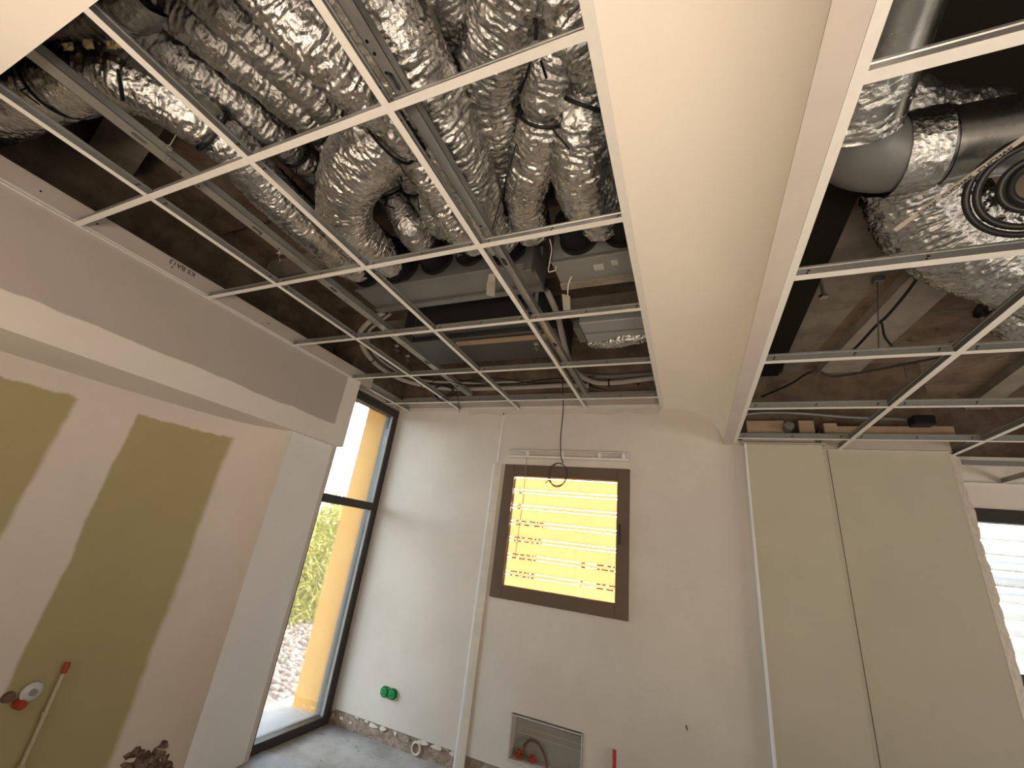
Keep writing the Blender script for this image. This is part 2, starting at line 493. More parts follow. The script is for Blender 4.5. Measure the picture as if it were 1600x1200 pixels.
# back wall with the window opening (x -1.433..-0.402, z rel -.372...642)
WX0, WX1, WZ0, WZ1 = -1.433, -0.402, FL - 0.372, FL + 0.642
BXa, BXb, BZa, BZb = -1.166, -0.672, FL - 1.30, FL - 1.038      # recess for the manifold box
ZB = 0.105                                                        # top of the stripped skirting zone
mb = MB()
T = 0.25
for (xa, xb, za, zb) in [(XG, WX0, ZB, H + 0.02), (WX0, WX1, WZ1, H + 0.02), (WX1, 0.30, ZB, H + 0.02), (0.30, 0.55, ZB, HR + 0.03),
                         (WX0, BXa, ZB, WZ0), (BXb, WX1, ZB, WZ0), (BXa, BXb, BZb, WZ0), (BXa, BXb, ZB, BZa)]:
    mb.box((xa, YW, za), (xb, YW + T, zb))
wb = structure(mb.build('wall_back', BACK_WALL)); wb['label'] = 'off-white back wall around the shuttered window'
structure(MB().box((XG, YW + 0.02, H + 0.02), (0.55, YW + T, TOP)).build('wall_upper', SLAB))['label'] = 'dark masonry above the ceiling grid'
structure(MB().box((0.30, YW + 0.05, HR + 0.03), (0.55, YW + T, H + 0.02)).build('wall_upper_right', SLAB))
# masonry behind the removed skirting
mb = MB().box((XG, YW + 0.012, 0.0), (0.55, YW + T, ZB))
mb.box((BXa - 0.001, YW + 0.10, BZa), (BXb + 0.001, YW + T, BZb))
bb = structure(mb.build('baseboard_back', RUBBLE)); bb['label'] = 'strip of broken masonry where the skirting was removed'
mb = MB()
chips = []
x = XG + 0.02
while x < -1.5:
    w = rng.uniform(0.02, 0.13); h = rng.uniform(0.015, 0.05)
    n = rng.randrange(7, 12)
    zc = ZB - h * 0.45 - rng.choice((0, 0, 0, 0.03))
    pts = [(x + w * (0.5 + 0.5 * math.cos(6.283 * k / n) * rng.uniform(.55, 1)), min(ZB + 0.001, zc + h * 0.5 * math.sin(6.283 * k / n) * rng.uniform(.4, 1))) for k in range(n)]
    c = MB().prism(pts, 'y', YW + rng.uniform(0.0, 0.008), YW + 0.02).build('plaster_chip', CHIP if rng.random() < 0.7 else RUBBLE, bb)
    x += w * rng.uniform(0.5, 1.0) + rng.choice((0.0, 0.01, 0.06))
# ring of old pipe sleeve in the skirting zone
c = MB().tube([(-1.86 + 0.035 * math.cos(a), YW + 0.004, 0.045 + 0.035 * math.sin(a)) for a in np.linspace(0, 6.283, 20, endpoint=False)], 0.007, 6, closed=True).build('pipe_sleeve', CHIP, bb, smooth=True)

# outside continuation of the back wall, orange render
structure(MB().box((-3.085, YW, -0.35), (-2.80, YW + 0.25, 4.2)).build('wall_outside', ORANGE))['label'] = 'orange rendered wall end seen through the tall pane'
structure(MB().box((-2.80, YW - 0.035, -0.10), (XG - 0.03, YW + 0.2, TOP)).build('trim_1', GREYSTRIP))['label'] = 'grey flashing between orange wall and pane'

# left wall: plan profile (concave towards the pier), then pier face
prof = [(-3.0, -1.7), (-3.0, 0.8), (-2.99, 1.1), (-2.965, 1.35), (-2.925, 1.58), (-2.865, 1.76), (-2.79, 1.89), (-2.70, 1.97), (-2.592, 2.015)]
sp, _, _ = spline([(a, b, 0) for a, b in prof[1:]], 0.05)
prof = [prof[0]] + [(p[0], p[1]) for p in sp]
mb = MB()
vs = []; fs = []
for i, (a, b) in enumerate(prof): vs += [(a, b, 0), (a, b, H - 0.002)]
for i in range(len(prof) - 1): fs.append((2 * i, 2 * i + 1, 2 * i + 3, 2 * i + 2))
k = len(vs)
vs += [(-3.3, 2.015, 0), (-3.3, 2.015, H - 0.002), (-3.3, -1.7, 0), (-3.3, -1.7, H - 0.002)]
e = 2 * (len(prof) - 1)
fs += [(e, e + 1, k + 1, k), (k, k + 1, k + 3, k + 2), (k + 2, k + 3, 1, 0), tuple([2 * i + 1 for i in range(len(prof))] + [k + 1, k + 3])]
mb.add(vs, fs)
wl = structure(mb.build('wall_left', LEFT_WALL, smooth=True, angle=30)); wl['label'] = 'green plasterboard wall with bands of joint compound curving to the pier'
# pier between curved wall and tall glazing
pier = MB().prism([(-2.588, 2.016), (-2.632, 2.47), (-3.0, 2.47), (-3.0, 2.016)], 'z', 0.0, H - 0.002).build('wall_pier', W_PAINT)
structure(pier)['label'] = 'white pier face beside the tall pane'
# reveal bead along the pier
structure(MB().box((-2.662, 2.448, 0.0), (-2.628, 2.478, FL + 0.60)).build('trim_2', PINK_PLASTER))['label'] = 'plaster bead between pier and dark frame'
# header above the tall glazing
structure(MB().box((XG - 0.25, 2.47, H + 0.005), (XG + 0.06, YW, FL + 1.25)).build('wall_header', RAWBOARD))
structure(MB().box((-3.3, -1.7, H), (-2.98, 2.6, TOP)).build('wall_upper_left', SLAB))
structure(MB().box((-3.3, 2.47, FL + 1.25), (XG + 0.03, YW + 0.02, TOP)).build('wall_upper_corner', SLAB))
# soffit box on the left
mb = MB()
SZ = FL + 0.577
mb.box((-3.02, -1.7, SZ), (XS, 2.465, H))
so = structure(mb.build('ceiling_soffit', SOFFIT)); so['label'] = 'boxed plasterboard soffit with white joint compound along its lower edge'
# board rising above the grid along the soffit
bd = structure(MB().box((XS - 0.0125, -1.7, H), (XS, 2.60, FL + 1.236)).build('trim_3', RAWBOARD)); bd['label'] = 'raw plasterboard edge rising above the left grid'
for yy in (0.42, 0.62, 0.95, 1.22, 1.55, 1.82, 2.15):
    MB().tube([(XS - 0.001, yy, FL + 1.185), (XS + 0.0015, yy, FL + 1.185)], 0.004, 8).build('screw_head', DARK_HOLE, bd)
def text_mesh(body, size):
    cu = bpy.data.curves.new('lettering', 'FONT'); cu.body = body; cu.size = size; cu.extrude = 0.0004
    cu.align_x = 'LEFT'
    t = bpy.data.objects.new('tmp', cu); COL.objects.link(t)
    dg = bpy.context.evaluated_depsgraph_get(); dg.update()
    me = bpy.data.meshes.new_from_object(t.evaluated_get(dg))
    bpy.data.objects.remove(t)
    return me
me = text_mesh('KS BA13', 0.038)
me.materials.append(INK)
xs = [v.co.x for v in me.vertices]; wtxt = max(xs) - min(xs)
o = bpy.data.objects.new('lettering', me); COL.objects.link(o); o.parent = bd
R = Matrix(((0, 0, 1), (-1, 0, 0), (0, -1, 0))).to_4x4()
o.matrix_local = Matrix.Translation(Vector((XS + 0.0008, 1.062, FL + 1.226)) - WLOC[bd]) @ R @ Matrix.Diagonal((0.13 / wtxt, 1, 1, 1))
o['label'] = 'black printed board marking KS BA13, upside down'
# board above grid at the back wall
structure(MB().box((XG + 0.06, YW - 0.0125, H + 0.002), (XR, YW - 0.0005, FL + 1.275)).build('trim_4', RAWBOARD))['label'] = 'raw plasterboard strip above the grid at the back wall'
# plaster ceiling in front of the left grid (behind and above the camera)
structure(MB().box((XS, -1.7, H), (XR, 0.112, H + 0.0125)).build('ceiling_front', CEIL_PAINT))['label'] = 'cream plaster ceiling at the near end of the grid'
structure(MB().box((XS, 0.10, H + 0.0125), (XR, 0.112, H + 0.16)).build('trim_5', RAWBOARD))

# cove bulkhead between the two grids, running front to back
prof = [(XR, H)]
x0, x1, zb = -0.13, 0.241, FL + 0.853
for a in np.linspace(90, 0, 20):
    prof.append((x0 + (x1 - x0) * math.cos(math.radians(a)), zb + (H - zb) * math.sin(math.radians(a))))
inner = [(p[0], p[1]) for p in prof]
outer = [(RX0 - 0.022, zb - 0.002), (RX0 - 0.022, zb + 0.10), (0.27, zb + 0.10), (0.20, H + 0.03), (XR, H + 0.03)]
mb = MB()
full = inner + outer
n = len(full)
for seg in [(-1.7, YW)]:
    vs = [(p[0], seg[0], p[1]) for p in full] + [(p[0], seg[1], p[1]) for p in full]
    fs = [(i, (i + 1) % n, n + (i + 1) % n, n + i) for i in range(n)]
    mb.add(vs, fs)
cv = structure(mb.build('ceiling_cove', CEIL_PAINT, smooth=True, angle=35)); cv['label'] = 'cream plaster cove sweeping down between the two ceiling grids'
structure(MB().box((0.236, -1.7, zb - 0.006), (RX0 - 0.022, YW, zb - 0.0015)).build('trim_6', PINK_PLASTER))['label'] = 'bare plaster band along the lower edge of the cove'

# right part of the back wall
structure(MB().box((0.55, 3.36, HR + 0.10), (1.49, 3.55, TOP)).build('wall_upper_panel', SLAB))
structure(MB().box((0.55, 3.305, 0), (1.49, 3.55, HR + 0.10)).build('wall_right_panel', RIGHT_WALL))['label'] = 'beige wall panel right of the column'
structure(MB().box((0.871, 3.3035, 0), (0.8745, 3.3065, HR)).build('trim_7', FRAME_BR))['label'] = 'dark joint line in the beige wall'
col = structure(MB().bbox((0.372, 3.135, 0), (0.806, 3.31, HR - 0.012), 0.003).build('wall_column', RIGHT_WALL)); col['label'] = 'beige column casing projecting from the back wall'
MB().box((0.366, 3.132, 0), (0.376, YW, HR - 0.012)).build('corner_bead', W_PAINT, col)
MB().box((0.352, 3.12, HR - 0.012), (0.826, 3.31, HR - 0.004)).build('cap_board', CARD, col)
# ragged end of the wall
mb = MB()
zs = np.linspace(0, HR, 70)
vs = []; fs = []
for i, z in enumerate(zs):
    j1 = 0.005 * rng.uniform(-1, 1) + 0.004 * math.sin(z * 17); j2 = 0.006 * rng.uniform(-1, 1)
    vs += [(1.488, 3.304, z), (1.53 + j1 * 0.4, 3.36 + j2 * 0.6, z), (1.585 + j1, 3.43 + j2, z), (1.49, 3.56, z)]
for i in range(len(zs) - 1):
    for k in range(3): fs.append((4 * i + k, 4 * i + k + 1, 4 * i + 4 + k + 1, 4 * i + 4 + k))
mb.add(vs, fs)
structure(mb.build('wall_end', paint('torn_plaster', (0.60, 0.53, 0.44), 0.2, 25, 0.9, 0.3), smooth=True, angle=60))['label'] = 'ragged plaster end of the beige wall beside the far window'
# far wall with its window
FY = 4.2
mb = MB()
for (xa, xb, za, zb_) in [(1.0, 1.75, 0, HR + 0.2), (3.5, 4.4, 0, HR + 0.2), (1.75, 3.5, FL + 0.66, HR + 0.2), (1.75, 3.5, 0, FL - 0.45)]:
    mb.box((xa, FY, za), (xb, FY + 0.2, zb_))
structure(MB().box((1.0, FY + 0.02, HR + 0.2), (4.4, FY + 0.2, TOP)).build('wall_far_upper', SLAB))
structure(mb.build('wall_far', CEIL_PAINT))['label'] = 'cream lintel wall above the far window'
structure(MB().box((0.9, 3.55, 0), (1.0, FY + 0.2, TOP)).build('wall_inner', RIGHT_WALL))
w3 = empty('window_3', (2.6, FY, FL - 0.45), 'far window with dark frame and white louvres outside', kind='structure')
for a, b in [((1.75, FY - 0.02, FL + 0.565), (3.5, FY + 0.06, FL + 0.66)), ((1.75, FY - 0.02, FL - 0.45), (3.5, FY + 0.06, FL - 0.38)), ((1.75, FY - 0.02, FL - 0.38), (1.82, FY + 0.06, FL + 0.565)), ((3.43, FY - 0.02, FL - 0.38), (3.5, FY + 0.06, FL + 0.565))]:
    MB().bbox(a, b, 0.004).build('frame_bar', FRAME_DK, w3)
MB().box((1.82, FY + 0.02, FL - 0.38), (3.43, FY + 0.026, FL + 0.565)).build('pane', GLASS, w3)
lv = empty('louvre_screen', (2.6, FY + 0.55, FL - 0.6), 'white slatted sun screen outside the far window', 'sun screen')
for k in range(13):
    z = FL - 0.6 + 0.115 * k
    m = Matrix.Translation((2.6, FY + 0.55, z)) @ Matrix.Rotation(math.radians(48), 4, 'X')
    MB().bbox((-1.15, -0.068, -0.008), (1.15, 0.068, 0.008), 0.003, m).build('slat', WHITE_SLAT, lv)
for xx in (1.5, 3.7):
    MB().box((xx - 0.02, FY + 0.57, FL - 0.7), (xx + 0.02, FY + 0.61, FL + 0.9)).build('post', WHITE_SLAT, lv)

# side and rear walls closing the room, each opening shut by an added panel
mb = MB()
for a, b in [((4.2, -1.7, 0), (4.4, -1.3, TOP)), ((4.2, 2.1, 0), (4.4, 4.6, TOP)), ((4.2, -1.3, 0), (4.4, 2.1, 0.3)), ((4.2, -1.3, 2.2), (4.4, 2.1, TOP))]: mb.box(a, b)
structure(mb.build('wall_right', W_PAINT))
mb = MB()
for a, b in [((-3.3, -1.7, 0), (-2.0, -1.5, TOP)), ((1.8, -1.7, 0), (4.4, -1.5, TOP)), ((-2.0, -1.7, 0), (1.8, -1.5, 0.1)), ((-2.0, -1.7, 1.6), (1.8, -1.5, TOP))]: mb.box(a, b)
structure(mb.build('wall_rear', W_PAINT))
w4 = empty('window_4', (-0.1, -1.6, 0.1), kind='structure')
for xx in (-1.97, -0.7, 0.5, 1.77): MB().box((xx - 0.03, -1.63, 0.1), (xx + 0.03, -1.57, 1.6)).build('frame_bar', FRAME_DK, w4)
MB().box((-2.0, -1.603, 0.1), (1.8, -1.597, 1.6)).build('sky_block_panel', CEIL_PAINT, w4)  # added opaque panel, keeps sky light out of the rear opening
w5 = empty('window_5', (4.3, 0.4, 0.3), kind='structure')
for yy in (-1.27, 0.4, 2.07): MB().box((4.27, yy - 0.03, 0.3), (4.33, yy + 0.03, 2.2)).build('frame_bar', FRAME_DK, w5)
MB().box((4.297, -1.3, 0.3), (4.303, 2.1, 2.2)).build('sky_block_panel', CEIL_PAINT, w5)  # same added panel, blocking the sky at the side opening

# ------------------------------------------------------------------ tall glazing (window_1)
w1 = empty('window_1', (XG, 2.84, 0.0), 'tall narrow dark-framed pane in the left corner', kind='structure')
gx0, gx1 = XG - 0.03, XG + 0.045
ya, yb = 2.478, YW
for a, b in [((gx0, ya, 0), (gx1, ya + 0.055, H)), ((gx0, yb - 0.055, 0), (gx1, yb, H)), ((gx0, ya + 0.055, 0), (gx1, yb - 0.055, 0.06)),
             ((gx0, ya + 0.055, H - 0.075), (gx1, yb - 0.055, H)), ((gx0, ya + 0.055, FL + 0.155), (gx1, yb - 0.055, FL + 0.22))]:
    MB().bbox(a, b, 0.003).build('frame_bar', FRAME_DK, w1)
for za, zb_ in ((0.06, FL + 0.155), (FL + 0.22, H - 0.075)):
    pn = MB().box((XG - 0.004, ya + 0.055, za), (XG + 0.004, yb - 0.055, zb_)).build('pane', GLASS, w1)
    MB().box((XG + 0.008, yb - 0.068, za), (XG + 0.03, yb - 0.055, zb_)).build('glazing_bead', GREYSTRIP, w1)
MB().box((XG - 0.32, ya - 0.05, -0.03), (gx0, yb, 0.03)).build('sill', paint('concrete_sill', (0.62, 0.62, 0.60), 0.1, 10), w1)

# ------------------------------------------------------------------ shuttered window (window_2)
w2 = empty('window_2', ((WX0 + WX1) / 2, YW, WZ0), 'square brown-framed window with glowing yellow shutter behind it', kind='structure')
fw = 0.092
ix0, ix1, iz0, iz1 = WX0 + fw, WX1 - fw, WZ0 + fw, WZ1 - fw
fy0, fy1 = YW - 0.012, YW + 0.05
for a, b in [((WX0, fy0, WZ0), (ix0, fy1, WZ1)), ((ix1, fy0, WZ0), (WX1, fy1, WZ1)), ((ix0, fy0, WZ0), (ix1, fy1, iz0)), ((ix0, fy0, iz1), (ix1, fy1, WZ1))]:
    MB().bbox(a, b, 0.004).build('frame_bar', FRAME_BR, w2)
MB().box((ix0, YW + 0.016, iz0), (ix1, YW + 0.022, iz1)).build('pane', GLASS, w2)
MB().bbox((WX1 - 0.078, YW - 0.03, FL + 0.10), (WX1 - 0.062, fy0 + 0.002, FL + 0.24), 0.003).build('handle', plain('dark_handle', (0.03, 0.02, 0.015), 0.4), w2)
# shutter
sh = empty('roller_shutter', ((WX0 + WX1) / 2, YW + 0.16, WZ0), 'yellow slatted roller shutter glowing behind the square window', 'shutter')
z = iz0 - 0.03
k = 0
SHY = YW + 0.14
while z < iz1 + 0.03:
    big = (k % 2 == 0)
    hh = 0.098 if big else 0.026
    me_ = MB().bbox((WX0 + 0.006, SHY, z), (WX1 - 0.006, SHY + 0.007, z + hh - (0.0015 if big else 0.0015)), 0.0007)
    me_.build('slat', SHUTTER, sh)
    z += hh + 0.0022
    k += 1
for sx in (WX0 + 0.0, WX1 - 0.0):
    pass
# opened gaps in the shutter: short dark clips along the joints
z = iz0 - 0.03
for r_ in range(6):
    z += 0.098 + 0.0022
    for zz in (z - 0.0045, z + 0.0238):
        for (xa, xb) in ([(ix0, ix0 + 0.03 + (0.18 if r_ < 4 else 0)), (ix1 - 0.21 - 0.07, ix1 - 0.245), (ix1 - 0.16, ix1)] if r_ in (0, 1) else [(ix0, ix0 + 0.25)] if r_ in (2, 3) else [(ix0, ix0 + 0.035)]):
            x = xa
            while x < xb - 0.004:
                L = min(rng.uniform(0.012, 0.06), xb - x)
                MB().box((x, SHY - 0.002, zz), (x + L, SHY + 0.001, zz + 0.006)).build('clip', FRAME_DK, sh)
                x += L + rng.uniform(0.004, 0.02)
    z += 0.026 + 0.0022

# venetian blind headrail above the window
br = empty('blind_headrail', (-0.906, YW - 0.02, FL + 0.70), 'white empty blind headrail fixed above the brown window', 'blind rail')
zr0, zr1 = FL + 0.698, FL + 0.762
MB().box((-1.405, YW - 0.006, zr0), (-0.405, YW, zr1)).build('back_plate', PINK_PLASTER, br)
MB().bbox((-1.405, YW - 0.045, zr1 - 0.006), (-0.405, YW - 0.006, zr1), 0.002).build('upper_lip', WHITE_LACQ, br)
MB().bbox((-1.405, YW - 0.045, zr0), (-0.405, YW - 0.006, zr0 + 0.006), 0.002).build('lower_lip', WHITE_LACQ, br)
MB().bbox((-1.405, YW - 0.047, zr0 + 0.006), (-0.405, YW - 0.043, zr0 + 0.016), 0.001).build('front_lip', WHITE_LACQ, br)
for xx in (-1.23, -0.93, -0.63, -0.45):
    MB().bbox((xx - 0.012, YW - 0.04, zr0 + 0.012), (xx + 0.012, YW - 0.006, zr1 - 0.008), 0.003).build('cord_guide', WHITE_LACQ, br)
MB().tube([(-1.232, YW - 0.042, zr0 + 0.01), (-1.225, YW - 0.04, FL + 0.35), (-1.245, YW - 0.035, FL - 0.07)], 0.0026, 6).build('tilt_wand', plain('clear_wand', (0.30, 0.28, 0.22), 0.3), br)

# vertical cover strip left of the window
st = structure(MB().bbox((-1.528, YW - 0.010, 0.0), (-1.462, YW, FL + 0.64), 0.003).build('trim_8', paint('strip_paint', (0.60, 0.545, 0.46), 0.1, 12))); st['label'] = 'vertical cover strip running down beside the window'
MB().box((-1.548, YW - 0.005, 0.0), (-1.531, YW, FL + 0.64)).build('bead', W_PAINT, st)
for zz in (FL + 0.25, FL - 0.30, FL - 0.85, FL - 1.2):
    MB().tube([(-1.495, YW - 0.012, zz), (-1.495, YW - 0.009, zz)], 0.007, 10).build('screw_head', PINK_PLASTER, st)
structure(MB().box((-1.52, YW - 0.004, FL + 0.66), (-1.505, YW, FL + 1.1)).build('trim_9', W_PAINT))
# flaking plaster under the grid at the back wall
pts = [(-1.9, 0)] + [(xx, -0.018 - 0.02 * abs(math.sin(xx * 7.3)) - 0.01 * rng.random()) for xx in np.linspace(-1.85, -0.2, 30)] + [(-0.17, 0)]
structure(MB().prism([(a, H - 0.004 + b) for a, b in pts], 'y', YW - 0.004, YW).build('trim_10', PINK_PLASTER))['label'] = 'flaking plaster edge under the grid'

# double socket box
sk = empty('socket_box', (-2.168, YW - 0.02, FL - 1.145), 'green double flush box for wall sockets with round covers', 'socket box')
tilt = Matrix.Translation((-2.168, YW, FL - 1.143)) @ Matrix.Rotation(math.radians(0), 4, 'Y')
for sx in (-0.037, 0.037):
    b_ = MB()
    oc = [(0.038 * math.cos(a) * (1.0), 0.038 * math.sin(a)) for a in [math.radians(22.5 + 45 * k) for k in range(8)]]
    b_.prism([(-2.168 + sx + p[0], FL - 1.143 + p[1]) for p in oc], 'y', YW - 0.016, YW)
    bx_ = b_.build('flush_box', GREEN_PL, sk)
    MB().tube([(-2.168 + sx, YW - 0.021, FL - 1.143), (-2.168 + sx, YW - 0.015, FL - 1.143)], 0.027, 24).build('cover', GREEN_LT, bx_, smooth=True)
    for a in (0.8, 2.4, 3.9, 5.5):
        MB().tube([(-2.168 + sx + 0.012 * math.cos(a), YW - 0.024, FL - 1.143 + 0.012 * math.sin(a)), (-2.168 + sx + 0.012 * math.cos(a), YW - 0.02, FL - 1.143 + 0.012 * math.sin(a))], 0.004, 8).build('knockout', GREEN_PL, bx_)
MB().bbox((-2.200, YW - 0.0155, FL - 1.174), (-2.136, YW, FL - 1.112), 0.004).build('bridge', GREEN_PL, sk)

# manifold recess box
BXa += 0.002; BXb -= 0.002; BZa += 0.002; BZb -= 0.002
bx = empty('manifold_box', (-0.92, YW, BZa), 'recessed wall box with a red hose loop low on the back wall', 'wall box')
steel = plain('box_grey_steel', (0.36, 0.35, 0.31), 0.6)
MB().box((BXa, YW + 0.085, BZa), (BXb, YW + 0.09, BZb)).build('back_panel', steel, bx)
for a, b in [((BXa, YW - 0.004, BZa), (BXa + 0.008, YW + 0.09, BZb)), ((BXb - 0.008, YW - 0.004, BZa), (BXb, YW + 0.09, BZb)), ((BXa, YW - 0.004, BZb - 0.014), (BXb, YW + 0.09, BZb - 0.008)), ((BXa, YW - 0.006, BZa), (BXb, YW + 0.09, BZa + 0.012))]:
    MB().box(a, b).build('side_plate', PINK_PLASTER, bx)
for k in range(3):
    zz = BZb - 0.055 - 0.035 * k
    MB().box((BXa + 0.03, YW + 0.083, zz), (BXb - 0.02, YW + 0.0855, zz + 0.004)).build('rib', PINK_PLASTER, bx)
P_, _, s_ = spline([(BXa + 0.09, YW + 0.05, BZa + 0.03), (BXa + 0.095, YW + 0.05, BZa + 0.085), (BXa + 0.14, YW + 0.045, BZa + 0.125), (BXa + 0.20, YW + 0.04, BZa + 0.115), (BXa + 0.25, YW + 0.04, BZa + 0.05), (BXa + 0.27, YW + 0.045, BZa - 0.05)], 0.012)
MB().tube(P_, 0.008, 8).build('hose', plain('brown_hose', (0.16, 0.07, 0.05), 0.5), bx, smooth=True)
for (xx, hh) in ((BXa + 0.06, 0.055), (BXa + 0.155, 0.045)):
    MB().tube([(xx, YW + 0.05, BZa + 0.012), (xx, YW + 0.05, BZa + hh)], 0.013, 10).build('valve', RED_PL, bx, smooth=True)
    MB().bbox((xx - 0.022, YW + 0.03, BZa + 0.02), (xx + 0.022, YW + 0.06, BZa + 0.034), 0.003).build('valve', RED_PL, bx)
# red sleeve sticking up from floor
p0 = py(960, 1172, YW - 0.03)
rt = MB().tube([(p0[0], YW - 0.03, 0.0), (p0[0] + 0.002, YW - 0.032, p0[2] * 0.5), (p0[0], YW - 0.03, p0[2])], 0.012, 12).build('pipe_sleeve', RED_PL, smooth=True)
tag(rt, 'red plastic pipe sleeve standing against the back wall', 'pipe')
# faint pencil notes on the wall
pn = empty('pencil_note', (-0.2, YW - 0.0008, FL - 0.95), 'faint illegible pencil writing low on the back wall', 'writing')
PENCIL = plain('faint_pencil', (0.55, 0.49, 0.43), 0.9)
for (u0, u1, v, slope) in [(996, 1036, 1063, .1), (1043, 1070, 1065, .05), (1003, 1040, 1078, .05), (1044, 1071, 1077, .02), (994, 1028, 1092, .1), (1001, 1020, 1108, .05), (1003, 1062, 1122, .1), (1010, 1045, 1148, .1), (1068, 1088, 1157, .3)]:
    u = u0
    while u < u1:
        L = rng.uniform(2, 5)
        a = py(u, v + (u - u0) * slope + rng.uniform(-2.5, 2.5), YW - 0.0005); b = py(u + L * .6, v + (u - u0) * slope + rng.uniform(-3, 3), YW - 0.0005)
        MB().tube([a, b], 0.0007, 4).build('pencil_stroke', PENCIL, pn)
        u += L + rng.choice((0.5, 0.5, 3))
a = py(1072, 1133, YW - 0.001); b = py(1074, 1141, YW - 0.001)
MB().tube([a, b], 0.003, 6).build('pencil_stroke', INK, pn)

# sheet on the floor
c0 = [pz(u, v, -FL + 0.004) for u, v in ((412, 1172), (500, 1210), (400, 1320), (330, 1225))]
mb = MB(); mb.add([(a, b, 0.001) for a, b, c in c0] + [(a, b, 0.006) for a, b, c in c0], [(3, 2, 1, 0), (4, 5, 6, 7), (0, 1, 5, 4), (1, 2, 6, 5), (2, 3, 7, 6), (3, 0, 4, 7)])
tag(mb.build('floor_sheet', SHEET), 'grey protective sheet lying on the floor by the tall pane', 'sheet')

# pipework on the left wall (wall surface x about -2.955 here)
def wallx(y): return float(np.interp(y, [0.8, 1.1, 1.35, 1.58, 1.76], [-3.0, -2.99, -2.965, -2.925, -2.865]))
wx = wallx(1.47)
pp = empty('water_pipe', (wx + 0.03, 1.47, 0.0), 'thin cream water pipe with red capped end on the green wall', 'pipe')
t0 = px(99, 1052, wx + 0.035); t1 = px(30, 1205, wx + 0.035)
dirv = (np.array(t1) - np.array(t0)); t2 = np.array(t0) + dirv * 1.9
MB().tube([t0, t1, t2], 0.009, 12).build('tube', PIPE_W, pp, smooth=True)
t9 = np.array(t0) - dirv / np.linalg.norm(dirv) * 0.045
MB().tube([t0, t9 * 0.5 + np.array(t0) * 0.5, t9], [0.011, 0.013, 0.011], 12).build('end_cap', RED_PL, pp, smooth=True)
for k in (0.42, 0.95):
    q = np.array(t0) + dirv * k; d_ = dirv / np.linalg.norm(dirv) * 0.006
    MB().tube([q - d_, q + d_], 0.014, 12).build('clip', PIPE_W, pp, smooth=True)
c = np.array(px(50, 1081, wallx(1.40) + 0.012))
ft = empty('wall_plate_fitting', tuple(c), 'round pale wall plate with red connector on the green wall', 'fitting')
MB().tube([c + np.array((-0.012, 0, 0)), c + np.array((0.0, 0, 0)), c + np.array((0.008, 0, 0))], [0.040, 0.040, 0.030], 24).build('plate', PALE_FITTING, ft, smooth=True)
MB().tube([c + np.array((0.006, 0, 0)), c + np.array((0.02, 0, 0))], 0.014, 14).build('spindle', GALV, ft, smooth=True)
c2 = np.array(px(30, 1100, wallx(1.34) + 0.02))
MB().tube([c2 + np.array((-0.02, 0, 0)), c2 + np.array((0.025, 0.004, -0.004))], [0.022, 0.018], 14).build('connector', RED_PL, ft, smooth=True)
c3 = np.array(px(14, 1090, wallx(1.3) + 0.01))
MB().tube([c3 + np.array((-0.02, 0, 0)), c3 + np.array((0.012, 0, 0))], [0.026, 0.02], 14).build('connector', plain('rusty_brass', (0.20, 0.12, 0.08), 0.5, 0.4), ft, smooth=True)
# broken plaster low on the curved wall
PROFL = [(0.8, -3.0), (1.1, -2.99), (1.35, -2.965), (1.58, -2.925), (1.76, -2.865), (1.89, -2.79), (1.97, -2.70), (2.015, -2.592)]
def wall_hit(u, v):
    d = ray(u, v)
    t = 1.0
    while t < 6:
        p = d * t
        if p[0] <= np.interp(p[1], [q[0] for q in PROFL], [q[1] for q in PROFL]): break
        t += 0.004
    y = p[1]; e_ = 0.01
    dx = np.interp(y + e_, [q[0] for q in PROFL], [q[1] for q in PROFL]) - np.interp(y - e_, [q[0] for q in PROFL], [q[1] for q in PROFL])
    tn = np.array((dx, 2 * e_, 0)); tn /= np.linalg.norm(tn)
    return np.array((p[0], p[1], p[2] + FL)), tn, np.array((tn[1], -tn[0], 0))
hb = empty('broken_plaster_patch', tuple(wall_hit(235, 1180)[0]), 'dark broken plaster at the foot of the curved wall', 'rubble')
DKRUB = m_mix2('dark_broken_plaster', (0.10, 0.065, 0.045), (0.24, 0.175, 0.135), 26, 0.95, 0.8, 0.02, 0.4, 0.6, (0.45, 0.38, 0.33))
for (u, v, r) in [(256, 1163, 6), (204, 1180, 6), (216, 1176, 7), (228, 1186, 9), (246, 1180, 8), (238, 1197, 11), (218, 1198, 10), (258, 1184, 6), (250, 1201, 11), (262, 1195, 7), (200, 1200, 8), (192, 1212, 10), (230, 1215, 16), (266, 1212, 12)]:
    cc, tn, dn = wall_hit(u, v)
    rr = r * 0.0050; n = 12
    ring = [rr * rng.uniform(0.5, 1.2) for _ in range(n)]
    vs = [cc + dn * 0.003 + tn * ring[k] * math.cos(6.283 * k / n) + np.array((0, 0, 0.8 * ring[k] * math.sin(6.283 * k / n))) for k in range(n)] + [cc + dn * 0.011]
    vs += [cc - dn * 0.03 + tn * ring[k] * math.cos(6.283 * k / n) + np.array((0, 0, 0.8 * ring[k] * math.sin(6.283 * k / n))) for k in range(n)]
    fs = [(k, (k + 1) % n, n) for k in range(n)] + [(k, (k + 1) % n, n + 1 + (k + 1) % n, n + 1 + k) for k in range(n)]
    MB().add(vs, fs).build('plaster_lump', DKRUB, hb)

